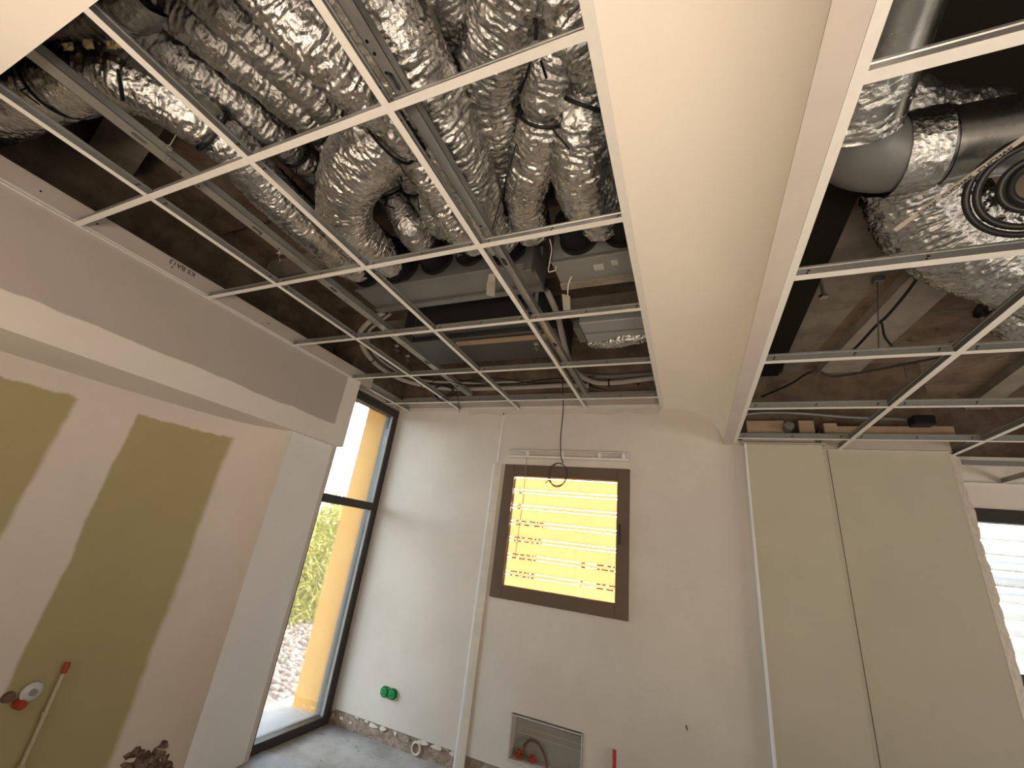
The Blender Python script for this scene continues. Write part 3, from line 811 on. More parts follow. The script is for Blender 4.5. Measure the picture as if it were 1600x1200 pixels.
# ------------------------------------------------------------------ outside: gravel, hedge
gb = structure(MB().box((-12, -4, -0.42), (-2.85, 14, -0.30)).build('ground', GROUND)); gb['label'] = 'bed of pale river cobbles outside the tall pane'
structure(MB().box((-2.85, 4.6, -0.42), (12, 14, -0.30)).build('ground_rear', GROUND))
def cobble(seed):
    r = random.Random(seed)
    vs = []; fs = []
    nu, nv = 8, 5
    ax = (1, r.uniform(0.65, 0.95), r.uniform(0.5, 0.7))
    vs.append((0, 0, -ax[2]))
    for j in range(1, nv):
        th = math.pi * j / nv
        for i in range(nu):
            ph = 6.283 * i / nu
            k = r.uniform(0.88, 1.08)
            vs.append((ax[0] * k * math.sin(th) * math.cos(ph), ax[1] * k * math.sin(th) * math.sin(ph), -ax[2] * k * math.cos(th)))
    vs.append((0, 0, ax[2])); L = len(vs) - 1
    for i in range(nu): fs.append((0, 1 + (i + 1) % nu, 1 + i)); fs.append((L, 1 + (nv - 2) * nu + i, 1 + (nv - 2) * nu + (i + 1) % nu))
    for j in range(nv - 2):
        for i in range(nu): fs.append((1 + j * nu + i, 1 + j * nu + (i + 1) % nu, 1 + (j + 1) * nu + (i + 1) % nu, 1 + (j + 1) * nu + i))
    return vs, fs
protos = []
for s_ in range(6):
    vs, fs = cobble(s_)
    me = bpy.data.meshes.new('cobble'); me.from_pydata(vs, [], fs); me.materials.append(STONE)
    me.polygons.foreach_set('use_smooth', [True] * len(me.polygons)); protos.append((me, np.array(vs), fs))
cnt = 0; rest_v = []; rest_f = []; spots = []
for i in range(9500):
    x_ = rng.uniform(-6.9, -3.05); y_ = rng.uniform(2.4, 8.2)
    ang = math.degrees(math.atan2(-x_, y_))
    spots.append((math.hypot(x_, y_), x_, y_, ang))
spots.sort()
for d_, x_, y_, ang in spots:
    sc_ = rng.uniform(0.038, 0.068); k = rng.randrange(6); rz = rng.uniform(0, 6.28); z_ = -0.30 + rng.uniform(0.01, 0.035)
    if 37 < ang < 50 and cnt < 290 and (x_ < -3.1):
        o = bpy.data.objects.new('cobble', protos[k][0]); COL.objects.link(o); o.parent = gb
        o.location = Vector((x_, y_, z_)) - WLOC[gb]; o.rotation_euler = (rng.uniform(-.3, .3), rng.uniform(-.3, .3), rz); o.scale = (sc_,) * 3
        cnt += 1
    else:
        c_, s__ = math.cos(rz), math.sin(rz)
        v = protos[k][1] * sc_
        v = np.stack([v[:, 0] * c_ - v[:, 1] * s__ + x_, v[:, 0] * s__ + v[:, 1] * c_ + y_, v[:, 2] + z_], 1)
        n0 = len(rest_v); rest_v += v.tolist(); rest_f += [tuple(q + n0 for q in f) for f in protos[k][2]]
mb = MB(); mb.v = rest_v; mb.f = rest_f; mb.mi = [0] * len(rest_f)
o = mb.build('cobble_spread', STONE, gb, smooth=True, angle=180); o['kind'] = 'stuff'
# hedge
hd = empty('hedge', (-6.6, 6.5, -0.3), 'tall yellow-green leafy hedge beyond the cobbles', 'hedge')
vs = []; fs = []
hr_ = np.random.default_rng(5)
for i in range(13000):
    y_ = hr_.uniform(3.0, 10.5); d_ = hr_.uniform(0, 0.45); x_ = -6.35 - d_
    top_ = 1.75 + 0.18 * math.sin(y_ * 3.1) + 0.12 * math.sin(y_ * 7.7) + FL - 1.455
    z_ = -0.3 + (top_ + 0.3) * hr_.uniform(0, 1) ** 0.9
    L = hr_.uniform(0.14, 0.32); w = hr_.uniform(0.010, 0.020)
    a = hr_.uniform(-0.9, 0.9); up = hr_.uniform(-0.8, 0.9)
    dv = np.array([hr_.uniform(-0.2, 0.6), math.sin(a), up]); dv /= np.linalg.norm(dv)
    sd = np.cross(dv, [1, 0, 0.2]); sd /= np.linalg.norm(sd) + 1e-9
    p = np.array([x_, y_, z_]); n0 = len(vs)
    vs += [p - sd * w * 0.3, p + sd * w * 0.3, p + dv * L * 0.5 + sd * w + np.array([0, 0, -.008]), p + dv * L + np.array([0, 0, -.03]), p + dv * L * 0.5 - sd * w + np.array([0, 0, -.008])]
    fs += [(n0, n0 + 1, n0 + 2, n0 + 3, n0 + 4)]
mb = MB(); mb.v = [tuple(q) for q in vs]; mb.f = fs; mb.mi = [0] * len(fs)
o = mb.build('leaves', LEAF, hd); o['kind'] = 'stuff'
for k in range(26):
    y_ = 3.0 + 0.29 * k
    MB().tube([(-6.6, y_, -0.3), (-6.58, y_ + rng.uniform(-.1, .1), 0.7), (-6.62, y_ + rng.uniform(-.15, .15), 1.6)], [0.012, 0.01, 0.005], 6).build('stem', plain('stem%d' % 0, (0.25, 0.22, 0.08), 0.8) if k == 0 else MATS['stem0'], hd)
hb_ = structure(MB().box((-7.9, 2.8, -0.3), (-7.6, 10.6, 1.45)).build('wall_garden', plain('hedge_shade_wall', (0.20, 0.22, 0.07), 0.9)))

# ------------------------------------------------------------------ suspended grids
def tee(parent, name, axis, c, a, b, z, flange=0.024, web=0.038):
    """inverted T bar running along axis from a to b at cross position c"""
    f_ = MB(); w_ = MB()
    h = flange / 2
    if axis == 'y':
        f_.prism([(c - h, z), (c + h, z), (c + h, z + 0.0016), (c - h, z + 0.0016)], 'y', a, b)
        w_.prism([(c - 0.0015, z + 0.0016), (c + 0.0015, z + 0.0016), (c + 0.0015, z + web - 0.008), (c + 0.0035, z + web - 0.006), (c + 0.0035, z + web), (c - 0.0035, z + web), (c - 0.0035, z + web - 0.006), (c - 0.0015, z + web - 0.008)], 'y', a, b)
    else:
        f_.prism([(c - h, z), (c + h, z), (c + h, z + 0.0016), (c - h, z + 0.0016)], 'x', a, b)
        w_.prism([(c - 0.0015, z + 0.0016), (c + 0.0015, z + 0.0016), (c + 0.0015, z + web - 0.008), (c + 0.0035, z + web - 0.006), (c + 0.0035, z + web), (c - 0.0035, z + web), (c - 0.0035, z + web - 0.006), (c - 0.0015, z + web - 0.008)], 'x', a, b)
    fo = f_.build(name, WHITE_LACQ, parent)
    wo = w_.build('web', GALV, fo)
    # punched slots shown as small dark inserts in the web
    return fo
def slots(fo, axis, c, ts, z):
    for t in ts:
        for dz, L in ((0.012, 0.006), (0.020, 0.008)):
            if axis == 'x': MB().box((t + dz * 0.5, c - 0.0019, z + dz), (t + dz * 0.5 + L, c + 0.0019, z + dz + 0.005)).build('slot', DARK_HOLE, fo)
            else: MB().box((c - 0.0019, t + dz * 0.5, z + dz), (c + 0.0019, t + dz * 0.5 + L, z + dz + 0.005)).build('slot', DARK_HOLE, fo)

gl = empty('suspended_ceiling_grid', (-1.35, 1.65, H), 'open white ceiling grid below the foil ducts, tiles removed', 'ceiling grid')
Y1 = 0.5634
for k in range(3):
    f_ = tee(gl, 'main_tee', 'y', GX + 0.6 * k, 0.112, YW - 0.002, H)
    slots(f_, 'y', GX + 0.6 * k, [Y1 - 0.06, Y1 + 0.04, Y1 + 0.54, Y1 + 0.64, Y1 + 1.14], H)
tee(gl, 'main_tee', 'y', GX - 0.593, 2.48, YW - 0.002, H)
xb = [XS + 0.002, GX - 0.012, GX + 0.6 - 0.012, GX + 1.2 - 0.012, XR]
for j in range(5):
    y_ = Y1 + 0.6 * j
    if j == 4: y_ = 2.96
    segs = [(XS + 0.002 if j < 4 else -2.66, GX - 0.012), (GX + 0.012, GX + 0.588), (GX + 0.612, GX + 1.188), (GX + 1.212, XR - 0.002)]
    for a, b in segs:
        f_ = tee(gl, 'cross_tee', 'x', y_, a, b, H + 0.0004)
        slots(f_, 'x', y_, [a + 0.02, (a + b) / 2, b - 0.04], H)
def angle(parent, axis, c, a, b, z, sgn, hgt=0.022, wid=0.022):
    mb = MB()
    if axis == 'y':
        mb.box((min(c, c + sgn * wid), a, z - 0.0012), (max(c, c + sgn * wid), b, z)); mb.box((min(c, c + sgn * 0.001), a, z), (max(c, c + sgn * 0.001), b, z + hgt))
    else:
        mb.box((a, min(c, c + sgn * wid), z - 0.0012), (b, max(c, c + sgn * wid), z)); mb.box((a, min(c, c + sgn * 0.001), z), (b, max(c, c + sgn * 0.001), z + hgt))
    return mb.build('wall_angle', WHITE_LACQ, parent)
angle(gl, 'y', XR + 0.016, 0.112, YW, H, -1, 0.03, 0.03)
angle(gl, 'y', XS, 0.112, 2.465, H, 1, 0.02, 0.012)
angle(gl, 'x', YW - 0.0125, XG + 0.05, XR, H, -1, 0.03, 0.014)

gr = empty('suspended_ceiling_grid', (1.6, 1.5, HR), 'lower open ceiling grid right of the cream cove', 'ceiling grid')
for k in range(5):
    x_ = 0.938 + 0.603 * k
    f_ = tee(gr, 'main_tee', 'y', x_, -1.2, (3.304 if x_ < 1.5 else FY - 0.002), HR)
for j in range(-3, 8):
    y_ = 1.249 + 0.6 * (j - 2)
    if y_ > FY - 0.02 or y_ < -1.2: continue
    if y_ > 3.3: segs = [(1.541 + 0.012 + 0.03, 2.132)]
    else: segs = [(RX0 - 0.004, 0.926), (0.95, 1.529)]
    segs += [(1.553, 2.132), (2.156, 2.735), (2.759, 3.34)] if y_ < 3.3 else [(2.156, 2.735), (2.759, 3.34)]
    for a, b in segs:
        f_ = tee(gr, 'cross_tee', 'x', y_, a, b, HR + 0.0004)
        if y_ > 1.0 and b < 1.6: slots(f_, 'x', y_, [a + 0.03, (a + b) / 2, b - 0.05], HR)
mb_ = angle(gr, 'y', RX0 - 0.021, -1.2, YW - 0.07, HR - 0.002, 1, 0.03, 0.022)
angle(gr, 'x', 3.304, 0.83, 1.5, HR, -1, 0.022, 0.02)
angle(gr, 'x', FY, 1.6, 3.4, HR, -1, 0.022, 0.02)
# board strip above grid at right back
structure(MB().box((0.84, 3.27, HR + 0.003), (1.49, 3.282, HR + 0.10)).build('trim_11', RAWBOARD))
structure(MB().box((0.36, 3.18, HR + 0.003), (0.78, 3.19, HR + 0.04)).build('trim_12', RAWBOARD))

# ------------------------------------------------------------------ slab features
# right bay: pale beam and brown infill, lower slab
ZR = FL + 1.50
sr = structure(MB().box((0.30, 1.55, ZR), (4.2, FY, ZR + 0.05)).build('ceiling_right', SLAB_R)); sr['label'] = 'brown hollow-block slab over the right bay'
def skew_beam(name, pts, z0, z1, mat, parent):
    mb = MB(); n = len(pts)
    vs = [(a, b, z0) for a, b in pts] + [(a, b, z1) for a, b in pts]
    mb.add(vs, [tuple(range(n)), tuple(range(n, 2 * n))] + [(i, (i + 1) % n, n + (i + 1) % n, n + i) for i in range(n)])
    return mb.build(name, mat, parent)
q = [pz(u, v, 1.44)[:2] for u, v in ((1262, 600), (1322, 600), (1492, 448), (1425, 430))]
def ext(a, b, k): return (b[0] + (b[0] - a[0]) * k, b[1] + (b[1] - a[1]) * k)
skew_beam('slab_beam', [ext(q[3], q[0], 0.4), ext(q[2], q[1], 0.4), ext(q[1], q[2], 0.35), ext(q[0], q[3], 0.35)], FL + 1.44, ZR, BEAM_PALE, sr)
q2 = [pz(u, v, 1.30)[:2] for u, v in ((1215, 640), (1262, 600), (1425, 430), (1300, 400))]
skew_beam('slab_beam', [ext(q2[3], q2[0], 0.3), ext(q2[2], q2[1], 0.3), ext(q2[1], q2[2], 0.12), ext(q2[0], q2[3], 0.12)], FL + 1.445, ZR, BEAM_GREY, sr)
q3 = [pz(u, v, 1.44)[:2] for u, v in ((1500, 645), (1540, 645), (1640, 570), (1600, 570))]
skew_beam('slab_beam', [ext(q3[3], q3[0], 0.6), ext(q3[2], q3[1], 0.6), ext(q3[1], q3[2], 3), ext(q3[0], q3[3], 3)], FL + 1.44, ZR, BEAM_PALE, sr)
structure(MB().box((0.30, -1.5, FL + 1.62), (4.2, 1.55, FL + 1.66)).build('ceiling_void_sheet', plain('void_shade_black', (0.018, 0.016, 0.012), 0.95, spec=0.02)))['label'] = 'black sheet painting the dark void above the near right bay'  # darkness of the void put into a black sheet
# joints between hollow blocks
for k in range(7):
    y_ = 1.6 + 0.36 * k
    MB().box((1.25, y_, ZR - 0.004), (3.4, y_ + 0.012, ZR + 0.001)).build('block_joint', BEAM_GREY, sr)
# left bay: concrete beam and strap
lb = MB()
p_ = [pz(u, v, 1.75)[:2] for u, v in ((163, 183), (236, 232), (187, 306), (97, 294))]
skew_beam('slab_beam', [ext(p_[3], p_[0], 0.8), ext(p_[2], p_[1], 0.8), ext(p_[1], p_[2], 0.4), ext(p_[0], p_[3], 0.4)], FL + 1.75, TOP, BEAM_GREY, slab)
for k in range(5):
    y_ = 1.15 + 0.5 * k
    MB().box((-3.0, y_, TOP - 0.07), (0.2, y_ + 0.12, TOP)).build('slab_beam', BEAM_GREY if k % 2 else SLAB, slab)

# ------------------------------------------------------------------ foil ducts
def hsh(i, j, seed):
    h = (i * 374761393 + j * 668265263 + seed * 974634533) & 0xFFFFFFFF
    h = ((h ^ (h >> 13)) * 1274126177) & 0xFFFFFFFF
    return ((h ^ (h >> 16)) & 0xFFFF) / 65535.0
def vnoise(a, b, seed, per=None):
    """2D value noise; b may wrap with integer period per"""
    ia = np.floor(a).astype(np.int64); ib = np.floor(b).astype(np.int64)
    fa = a - ia; fb = b - ib
    fa = fa * fa * (3 - 2 * fa); fb = fb * fb * (3 - 2 * fb)
    w = (lambda q: np.mod(q, per)) if per else (lambda q: q)
    n00 = hsh(ia, w(ib), seed); n10 = hsh(ia + 1, w(ib), seed); n01 = hsh(ia, w(ib + 1), seed); n11 = hsh(ia + 1, w(ib + 1), seed)
    return (n00 * (1 - fa) + n10 * fa) * (1 - fb) + (n01 * (1 - fa) + n11 * fa) * fb
def ridge(n): return 1 - np.abs(2 * n - 1)

def foil_duct(label, pts, radii, mat=None, group='foil-wrapped ducts above the left grid', seed=0, amp=1.0, ties=(), seam=None, around=112, ds=0.0038, name='foil_duct'):
    mat = mat or FOIL
    if not hasattr(radii, '__len__'): radii = [radii] * len(pts)
    P, r, s = spline(pts, ds, radii)
    T, N, B = frames(P)
    n = len(P)
    th = np.linspace(0, 2 * math.pi, around, endpoint=False)
    S, TH = np.meshgrid(s, th, indexing='ij')
    rr = r[:, None] * np.ones_like(TH)
    circ = 2 * math.pi * float(np.mean(r))
    def per(cell): return max(3, int(round(circ / cell)))
    t = TH / (2 * math.pi)
    warp = vnoise(S / 0.05, t * per(0.05), seed + 1, per(0.05)) * 1.2
    p1 = per(0.075)
    fold = ridge(vnoise(S / 0.0125 + warp * 1.3, t * p1, seed + 2, p1)) ** 1.5          # transverse pleats
    pf = per(0.045)
    fold2 = ridge(vnoise(S / 0.0075 + warp * 2.0, t * pf + 0.3 * warp, seed + 12, pf)) ** 1.5
    p2 = per(0.028)
    crum = ridge(vnoise(S / 0.028 + warp * 0.6, t * p2 + vnoise(S / 0.02, t * p2, seed + 9, p2) * 0.7, seed + 3, p2)) ** 2
    p3 = per(0.011)
    fine = ridge(vnoise(S / 0.009, t * p3, seed + 4, p3))
    p4 = per(0.14)
    big = vnoise(S / 0.13, t * p4, seed + 5, p4) - 0.5
    d = amp * (0.0050 * fold + 0.0034 * fold2 + 0.0048 * crum + 0.0026 * fine + 0.013 * big) - amp * 0.008
    for ts in ties:
        d -= 0.020 * np.exp(-((S - ts * s[-1]) / 0.022) ** 2)
    rr = rr + d
    V = P[:, None, :] + rr[..., None] * (np.cos(TH)[..., None] * N[:, None, :] + np.sin(TH)[..., None] * B[:, None, :])
    V[..., 2] -= 0.0
    V = V.reshape(-1, 3)
    i, k = np.meshgrid(np.arange(n - 1), np.arange(around), indexing='ij')
    k2 = (k + 1) % around
    F_ = np.stack([i * around + k, (i + 1) * around + k, (i + 1) * around + k2, i * around + k2], -1).reshape(-1, 4)
    c = np.array([V[:, 0].mean(), V[:, 1].mean(), V[:, 2].min()])
    me = bpy.data.meshes.new(name)
    me.vertices.add(len(V)); me.vertices.foreach_set('co', (V - c).ravel())
    me.loops.add(F_.size); me.loops.foreach_set('vertex_index', F_.ravel().astype(np.int32))
    me.polygons.add(len(F_)); me.polygons.foreach_set('loop_start', np.arange(0, F_.size, 4, dtype=np.int32))
    me.polygons.foreach_set('use_smooth', np.ones(len(F_), bool))
    me.update(calc_edges=True); me.validate()
    me.materials.append(mat)
    o = link(name, me, c)
    tag(o, label, 'duct', group)
    for ts in ties:
        i0 = int(ts * (n - 1))
        rad = r[i0] - 0.009 + 0.005
        ring = [P[i0] + rad * (math.cos(a) * N[i0] + math.sin(a) * B[i0]) for a in np.linspace(0, 2 * math.pi, 40, endpoint=False)]
        mb = MB().tube(ring, 0.0058, 6, closed=True)
        a = rng.uniform(-2.6, -0.6)
        base = P[i0] + rad * (math.cos(3.14 + a * 0.3) * N[i0] + math.sin(3.14 + a * 0.3) * B[i0])
        mb.tube([base, base + np.array((rng.uniform(-.03, .03), rng.uniform(-.02, .04), -0.03)), base + np.array((rng.uniform(-.05, .05), rng.uniform(-.02, .06), -0.055))], 0.003, 6)
        mb.build('cable_tie', BLACK, o, smooth=True)
    if seam is not None:
        # lap of the foil jacket: a raised strip running along the duct at a fixed angle
        a0, s0, s1 = seam
        i0, i1 = int(s0 * (n - 1)), int(s1 * (n - 1))
        vs = []; fs = []
        idx = list(range(i0, i1, 6))
        for q_, i_ in enumerate(idx):
            wob = 0.05 * math.sin(i_ * 0.045) + 0.03 * rng.uniform(-1, 1)
            lift = 0.016 + 0.006 * rng.random()
            for da, lf in ((-0.20, 0.004), (0.0, lift * 0.8), (0.22, lift), (0.26, lift - 0.006)):
                aa = a0 + wob + da
                vs.append(P[i_] + (r[i_] + lf) * (math.cos(aa) * N[i_] + math.sin(aa) * B[i_]))
        for q_ in range(len(idx) - 1):
            for k_ in range(3): fs.append((q_ * 4 + k_, q_ * 4 + k_ + 1, q_ * 4 + 4 + k_ + 1, q_ * 4 + 4 + k_))
        MB().add(vs, fs).build('seam_flap', FOIL_DULL, o, smooth=True, angle=60)
    return o

def path(*a):
    return [pz(u, v, z) if len(t) == 3 and abs(u) > 20 else t for t in a for (u, v, z) in [t]]
W = lambda x, y, z: (x, y, FL + z)          # explicit world point (rel z)
SPY = 1.42                                   # mouth of the plenum spigots
def P3(*a): return [t if isinstance(t, tuple) and len(t) == 4 else pz(*t) for t in a]
def PW(*a):
    out = []
    for t in a: out.append(pz(*t) if t[0] != 'w' else (t[1], t[2], FL + t[3]))
    return out

foil_duct('leftmost silver foil duct curving in from the soffit and running along the rail',
          PW((-70, 195, 1.40), (0, 168, 1.40), (70, 137, 1.39), (140, 122, 1.385), (190, 124, 1.38), (245, 147, 1.37), (315, 192, 1.37), (370, 240, 1.37), (421, 298, 1.37), (477, 353, 1.38), ('w', -1.80, 1.34, 1.43), ('w', -1.80, 1.50, 1.47)), [.112, .112, .112, .11, .105, .10, .096, .094, .096, .096, .096, .095], seed=10, ties=(0.33, 0.58))
foil_duct('dull foil duct at the upper left, its yellow insulation showing at a joint',
          PW((20, 85, 1.55), (80, 55, 1.52), (140, 30, 1.50), (230, -40, 1.50)), .105, mat=FOIL_DULL, seed=20, amp=0.6)
foil_duct('smooth dull duct just right of the second white tee',
          PW((100, 20, 1.56), (180, 88, 1.56), (234, 134, 1.55), (310, 192, 1.55), (379, 247, 1.55), (440, 300, 1.57), (500, 352, 1.60), ('w', -1.78, 1.60, 1.66)), .088, mat=FOIL_DULL, seed=30, amp=0.7, ties=(0.52,))
foil_duct('slim foil duct, third from the left, running under black ties',
          PW((160, -10, 1.50), (225, 45, 1.50), (278, 88, 1.50), (350, 142, 1.50), (425, 203, 1.51), (480, 258, 1.55), (530, 310, 1.62)), .074, seed=40, amp=0.9, mat=FOIL_DULL, ties=(0.66,))
foil_duct('slim foil duct, fourth from the left, tied at its middle',
          PW((215, -30, 1.52), (310, 42, 1.51), (390, 105, 1.51), (455, 160, 1.51), (510, 210, 1.54), (570, 265, 1.62)), .074, seed=50, mat=FOIL_DULL, ties=(0.68,))
foil_duct('slim foil duct, fifth from the left, beside the big crinkled bend',
          PW((300, -40, 1.52), (380, 40, 1.50), (450, 105, 1.50), (515, 165, 1.52), (575, 225, 1.58), (620, 280, 1.64)), .080, seed=60, mat=FOIL_DULL, ties=(0.62,))
foil_duct('bright fan-creased foil duct left of the third white tee',
          PW((390, -90, 1.36), (435, -5, 1.34), (485, 60, 1.32), (540, 115, 1.32), (590, 168, 1.34), (635, 235, 1.42)), [.11, .105, .098, .088, .08, .08], seed=70, amp=1.5)
foil_duct('big bulging foil elbow hanging in the middle of the grid',
          PW((665, 145, 1.46), (618, 195, 1.38), (572, 245, 1.345), (540, 300, 1.335), (545, 352, 1.345), ('w', -1.52, 1.30, 1.40), ('w', -1.55, 1.48, 1.46)), [.12, .125, .13, .122, .118, .112, .105], seed=80, amp=1.25, ties=(0.16,))
foil_duct('ribbed foil duct right of the big elbow, in its shadow',
          PW((545, 200, 1.62), (595, 270, 1.60), (625, 330, 1.54), ('w', -1.29, 1.33, 1.48), ('w', -1.29, 1.48, 1.48)), .080, mat=FOIL_DULL, seed=90, ties=(0.45,))
foil_duct('narrow foil duct between ribbed duct and third tee',
          PW((600, 205, 1.62), (650, 290, 1.58), (688, 350, 1.53), ('w', -1.08, 1.35, 1.50), ('w', -1.08, 1.48, 1.50)), .066, seed=100, mat=FOIL_DULL, ties=(0.4,))
foil_duct('crinkled foil duct following the third tee down to a short collar',
          PW((590, 95, 1.50), (640, 205, 1.45), (685, 295, 1.42), (722, 360, 1.40), ('w', -0.97, 1.30, 1.42), ('w', -0.97, 1.46, 1.46)), .088, seed=110, amp=1.2)
foil_duct('large shiny foil duct right of the third tee with a lifted seam',
          PW((540, -100, 1.40), (610, 30, 1.37), (660, 130, 1.35), (708, 225, 1.35), (745, 305, 1.36), ('w', -0.83, 1.28, 1.40), ('w', -0.83, 1.46, 1.45)), [.125, .122, .118, .112, .104, .1, .1], seed=120, amp=1.3, seam=(-2.35, 0.12, 0.9))
foil_duct('dark foil duct above the seam of the large shiny duct',
          PW((640, -120, 1.58), (700, 0, 1.58), (745, 110, 1.60), (765, 220, 1.62), (775, 320, 1.66)), .115, seed=130, mat=FOIL_DULL)
foil_duct('wide foil duct with diagonal creases near the top centre',
          PW((850, -120, 1.42), (800, 0, 1.43), (768, 105, 1.46), (775, 200, 1.50), (790, 300, 1.56)), [.13, .125, .118, .11, .1], seed=140, amp=1.4)
foil_duct('foil duct narrowing to a point beside the large shiny duct',
          PW((895, 20, 1.46), (858, 125, 1.42), (846, 205, 1.40), (822, 290, 1.41), ('w', -0.63, 1.30, 1.44), ('w', -0.66, 1.46, 1.46)), [.09, .094, .096, .094, .09, .09], seed=150, amp=1.2, ties=(0.30,))
foil_duct('fat ribbed foil duct on the right dropping to the smaller plenum',
          PW((935, 110, 1.46), (912, 175, 1.40), (906, 245, 1.375), (915, 305, 1.385), ('w', -0.33, 1.36, 1.44), ('w', -0.34, 1.50, 1.47)), [.10, .108, .115, .115, .108, .10], seed=160, amp=1.2, ties=(0.13,))
foil_duct('foil duct crossing the upper right corner of the left grid',
          PW((845, -110, 1.44), (875, -10, 1.43), (925, 85, 1.44), (965, 170, 1.46), (1000, 280, 1.50)), .105, seed=170, amp=1.3)
# torn glass wool at the joint of the upper-left duct
for (u, v, lb_) in ((106, 74, 'leftmost'), (137, 70, 'middle'), (172, 71, 'larger right'), (182, 69, 'rightmost')):
    c = np.array(pz(u, v, 1.33))
    n = 10; vs = []; fs = []
    for k in range(n):
        a = 6.283 * k / n; r_ = rng.uniform(0.008, 0.022)
        vs.append(c + np.array((r_ * 1.3 * math.cos(a), r_ * 0.8 * math.sin(a), rng.uniform(-.004, .004))))
    vs.append(c + np.array((0, 0, -0.012))); vs.append(c + np.array((0, 0, 0.03)))
    fs = [(k, (k + 1) % n, n) for k in range(n)] + [(k, (k + 1) % n, n + 1) for k in range(n)]
    tag(MB().add(vs, fs).build('insulation_tuft', INSUL), lb_ + ' yellow glass wool tuft poking from the upper-left duct joint', 'insulation', 'glass wool tufts')

# right bay: metal pipe with elbow, foil duct, tape
pz0 = 1.19
pp = empty('spiral_air_pipe', (0.9, 1.2, FL + 1.09), 'round galvanised air pipe with elbow in the right bay', 'air pipe')
P_, _, _ = spline([(0.62, 1.175, FL + pz0), (1.2, 1.21, FL + pz0), (2.6, 1.30, FL + pz0)], 0.03)
body = MB().tube(P_, 0.100, 40).build('pipe', DUCT_PIPE, pp, smooth=True)
for xx in (0.70, 1.02, 1.34, 1.8):
    q = [xx, 1.175 + (xx - 0.62) * 0.062, FL + pz0]
    MB().tube([(q[0] - 0.006, q[1], q[2]), (q[0] + 0.006, q[1], q[2])], 0.1035, 40, caps=False).build('pipe_bead', DUCT_PIPE, body, smooth=True)
P_, _, _ = spline([(0.64, 1.176, FL + pz0), (0.56, 1.165, FL + pz0), (0.49, 1.12, FL + pz0 + 0.01), (0.465, 1.04, FL + pz0 + 0.03)], 0.012)
MB().tube(P_, 0.102, 40).build('elbow', GALV_DULL, pp, smooth=True)
P_, _, _ = spline([(0.465, 1.05, FL + pz0 + 0.03), (0.47, 0.7, FL + pz0 + 0.10), (0.50, 0.1, FL + pz0 + 0.12), (0.5, -1.2, FL + pz0 + 0.12)], 0.05)
MB().tube(P_, 0.115, 40).build('pipe', DUCT_PIPE, pp, smooth=True)
foil_duct('crumpled foil tape wrap at the pipe elbow', [(0.585, 1.172, FL + pz0), (0.62, 1.175, FL + pz0), (0.68, 1.178, FL + pz0)], .109, seed=200, amp=0.5, group='foil in the right bay', name='foil_tape', ds=0.004)['category'] = 'foil tape'
foil_duct('crumpled foil collar above the pipe elbow', [(0.455, 1.06, FL + 1.22), (0.46, 0.98, FL + 1.24), (0.465, 0.90, FL + 1.26)], .122, seed=210, amp=0.8, group='foil in the right bay', name='foil_collar', ds=0.004)['category'] = 'foil collar'
foil_duct('dark crumpled foil duct behind the galvanised pipe', PW((1360, 150, 1.50), (1400, 165, 1.44), (1450, 185, 1.42), (1540, 190, 1.42)), .09, seed=220, mat=FOIL_DULL, group='foil in the right bay', name='foil_duct')
foil_duct('very large foil duct sagging below the pipe in the right bay',
          PW((1420, 262, 1.36), (1438, 318, 1.32), (1492, 368, 1.27), (1570, 408, 1.25), (1680, 450, 1.25), (1850, 520, 1.25)), [.13, .15, .165, .165, .165, .165], seed=230, amp=1.5, group='foil in the right bay', around=128)
foil_duct('foil duct end at the right edge above the lower grid',
          PW((1560, 470, 1.30), (1610, 500, 1.22), (1680, 520, 1.20), (1800, 540, 1.2)), [.10, .12, .12, .12], seed=240, amp=1.3, group='foil in the right bay')

# black hose coil resting on the lower grid
hc = empty('hose_coil', (0.86, 1.10, FL + 0.86), 'coil of black hose hanging above the lower grid at the right edge', 'hose coil')
base = np.array(pz(1614, 290, 0.955))
vd = np.array((0.47, 0.66, 0.58)); vd /= np.linalg.norm(vd)              # axis of the tilted coil
e1 = np.cross(vd, (0, 0, 1)); e1 /= np.linalg.norm(e1); e2 = np.cross(e1, vd)
for k, (rad, off, dx) in enumerate(((0.110, 0.0, 0.0), (0.094, 0.010, 0.003), (0.060, 0.020, 0.008), (0.046, 0.028, 0.011))):
    ring = [base + e1 * (rad * math.cos(a) + dx) + e2 * (rad * math.sin(a) * 1.02) + vd * (off + 0.012 * math.sin(a + k)) for a in np.linspace(0, 2 * math.pi, 56, endpoint=False)]
    MB().tube(ring, 0.0085, 10, closed=True).build('hose_loop', BLACK_RUB, hc, smooth=True)
# printed strap across the right bay
a, b = np.array(pz(1398, 360, 0.94)), np.array(pz(1640, 187, 1.02))
dv = (b - a) / np.linalg.norm(b - a); sd = np.cross(dv, (0, 0, 1)); sd /= np.linalg.norm(sd)
L_ = float(np.linalg.norm(b - a)); hw = 0.0085
mb = MB(); nn_ = np.cross(sd, dv); nn_ = nn_ * (1 if nn_[2] > 0 else -1)
mb.add([a - sd * hw, a + sd * hw, b + sd * hw, b - sd * hw, a - sd * hw + nn_ * .0012, a + sd * hw + nn_ * .0012, b + sd * hw + nn_ * .0012, b - sd * hw + nn_ * .0012], [(3, 2, 1, 0), (4, 5, 6, 7), (0, 1, 5, 4), (1, 2, 6, 5), (2, 3, 7, 6), (3, 0, 4, 7)])
stp = tag(mb.build('printed_strap', CARD), 'pale strap printed with black letters in the right bay', 'strap')
me = text_mesh('CHAK  CUCHAK  CUCHAK', 0.017); me.materials.append(INK)
xs = [v.co.x for v in me.vertices]; wt = max(xs) - min(xs)
o = bpy.data.objects.new('lettering', me); COL.objects.link(o); o.parent = stp
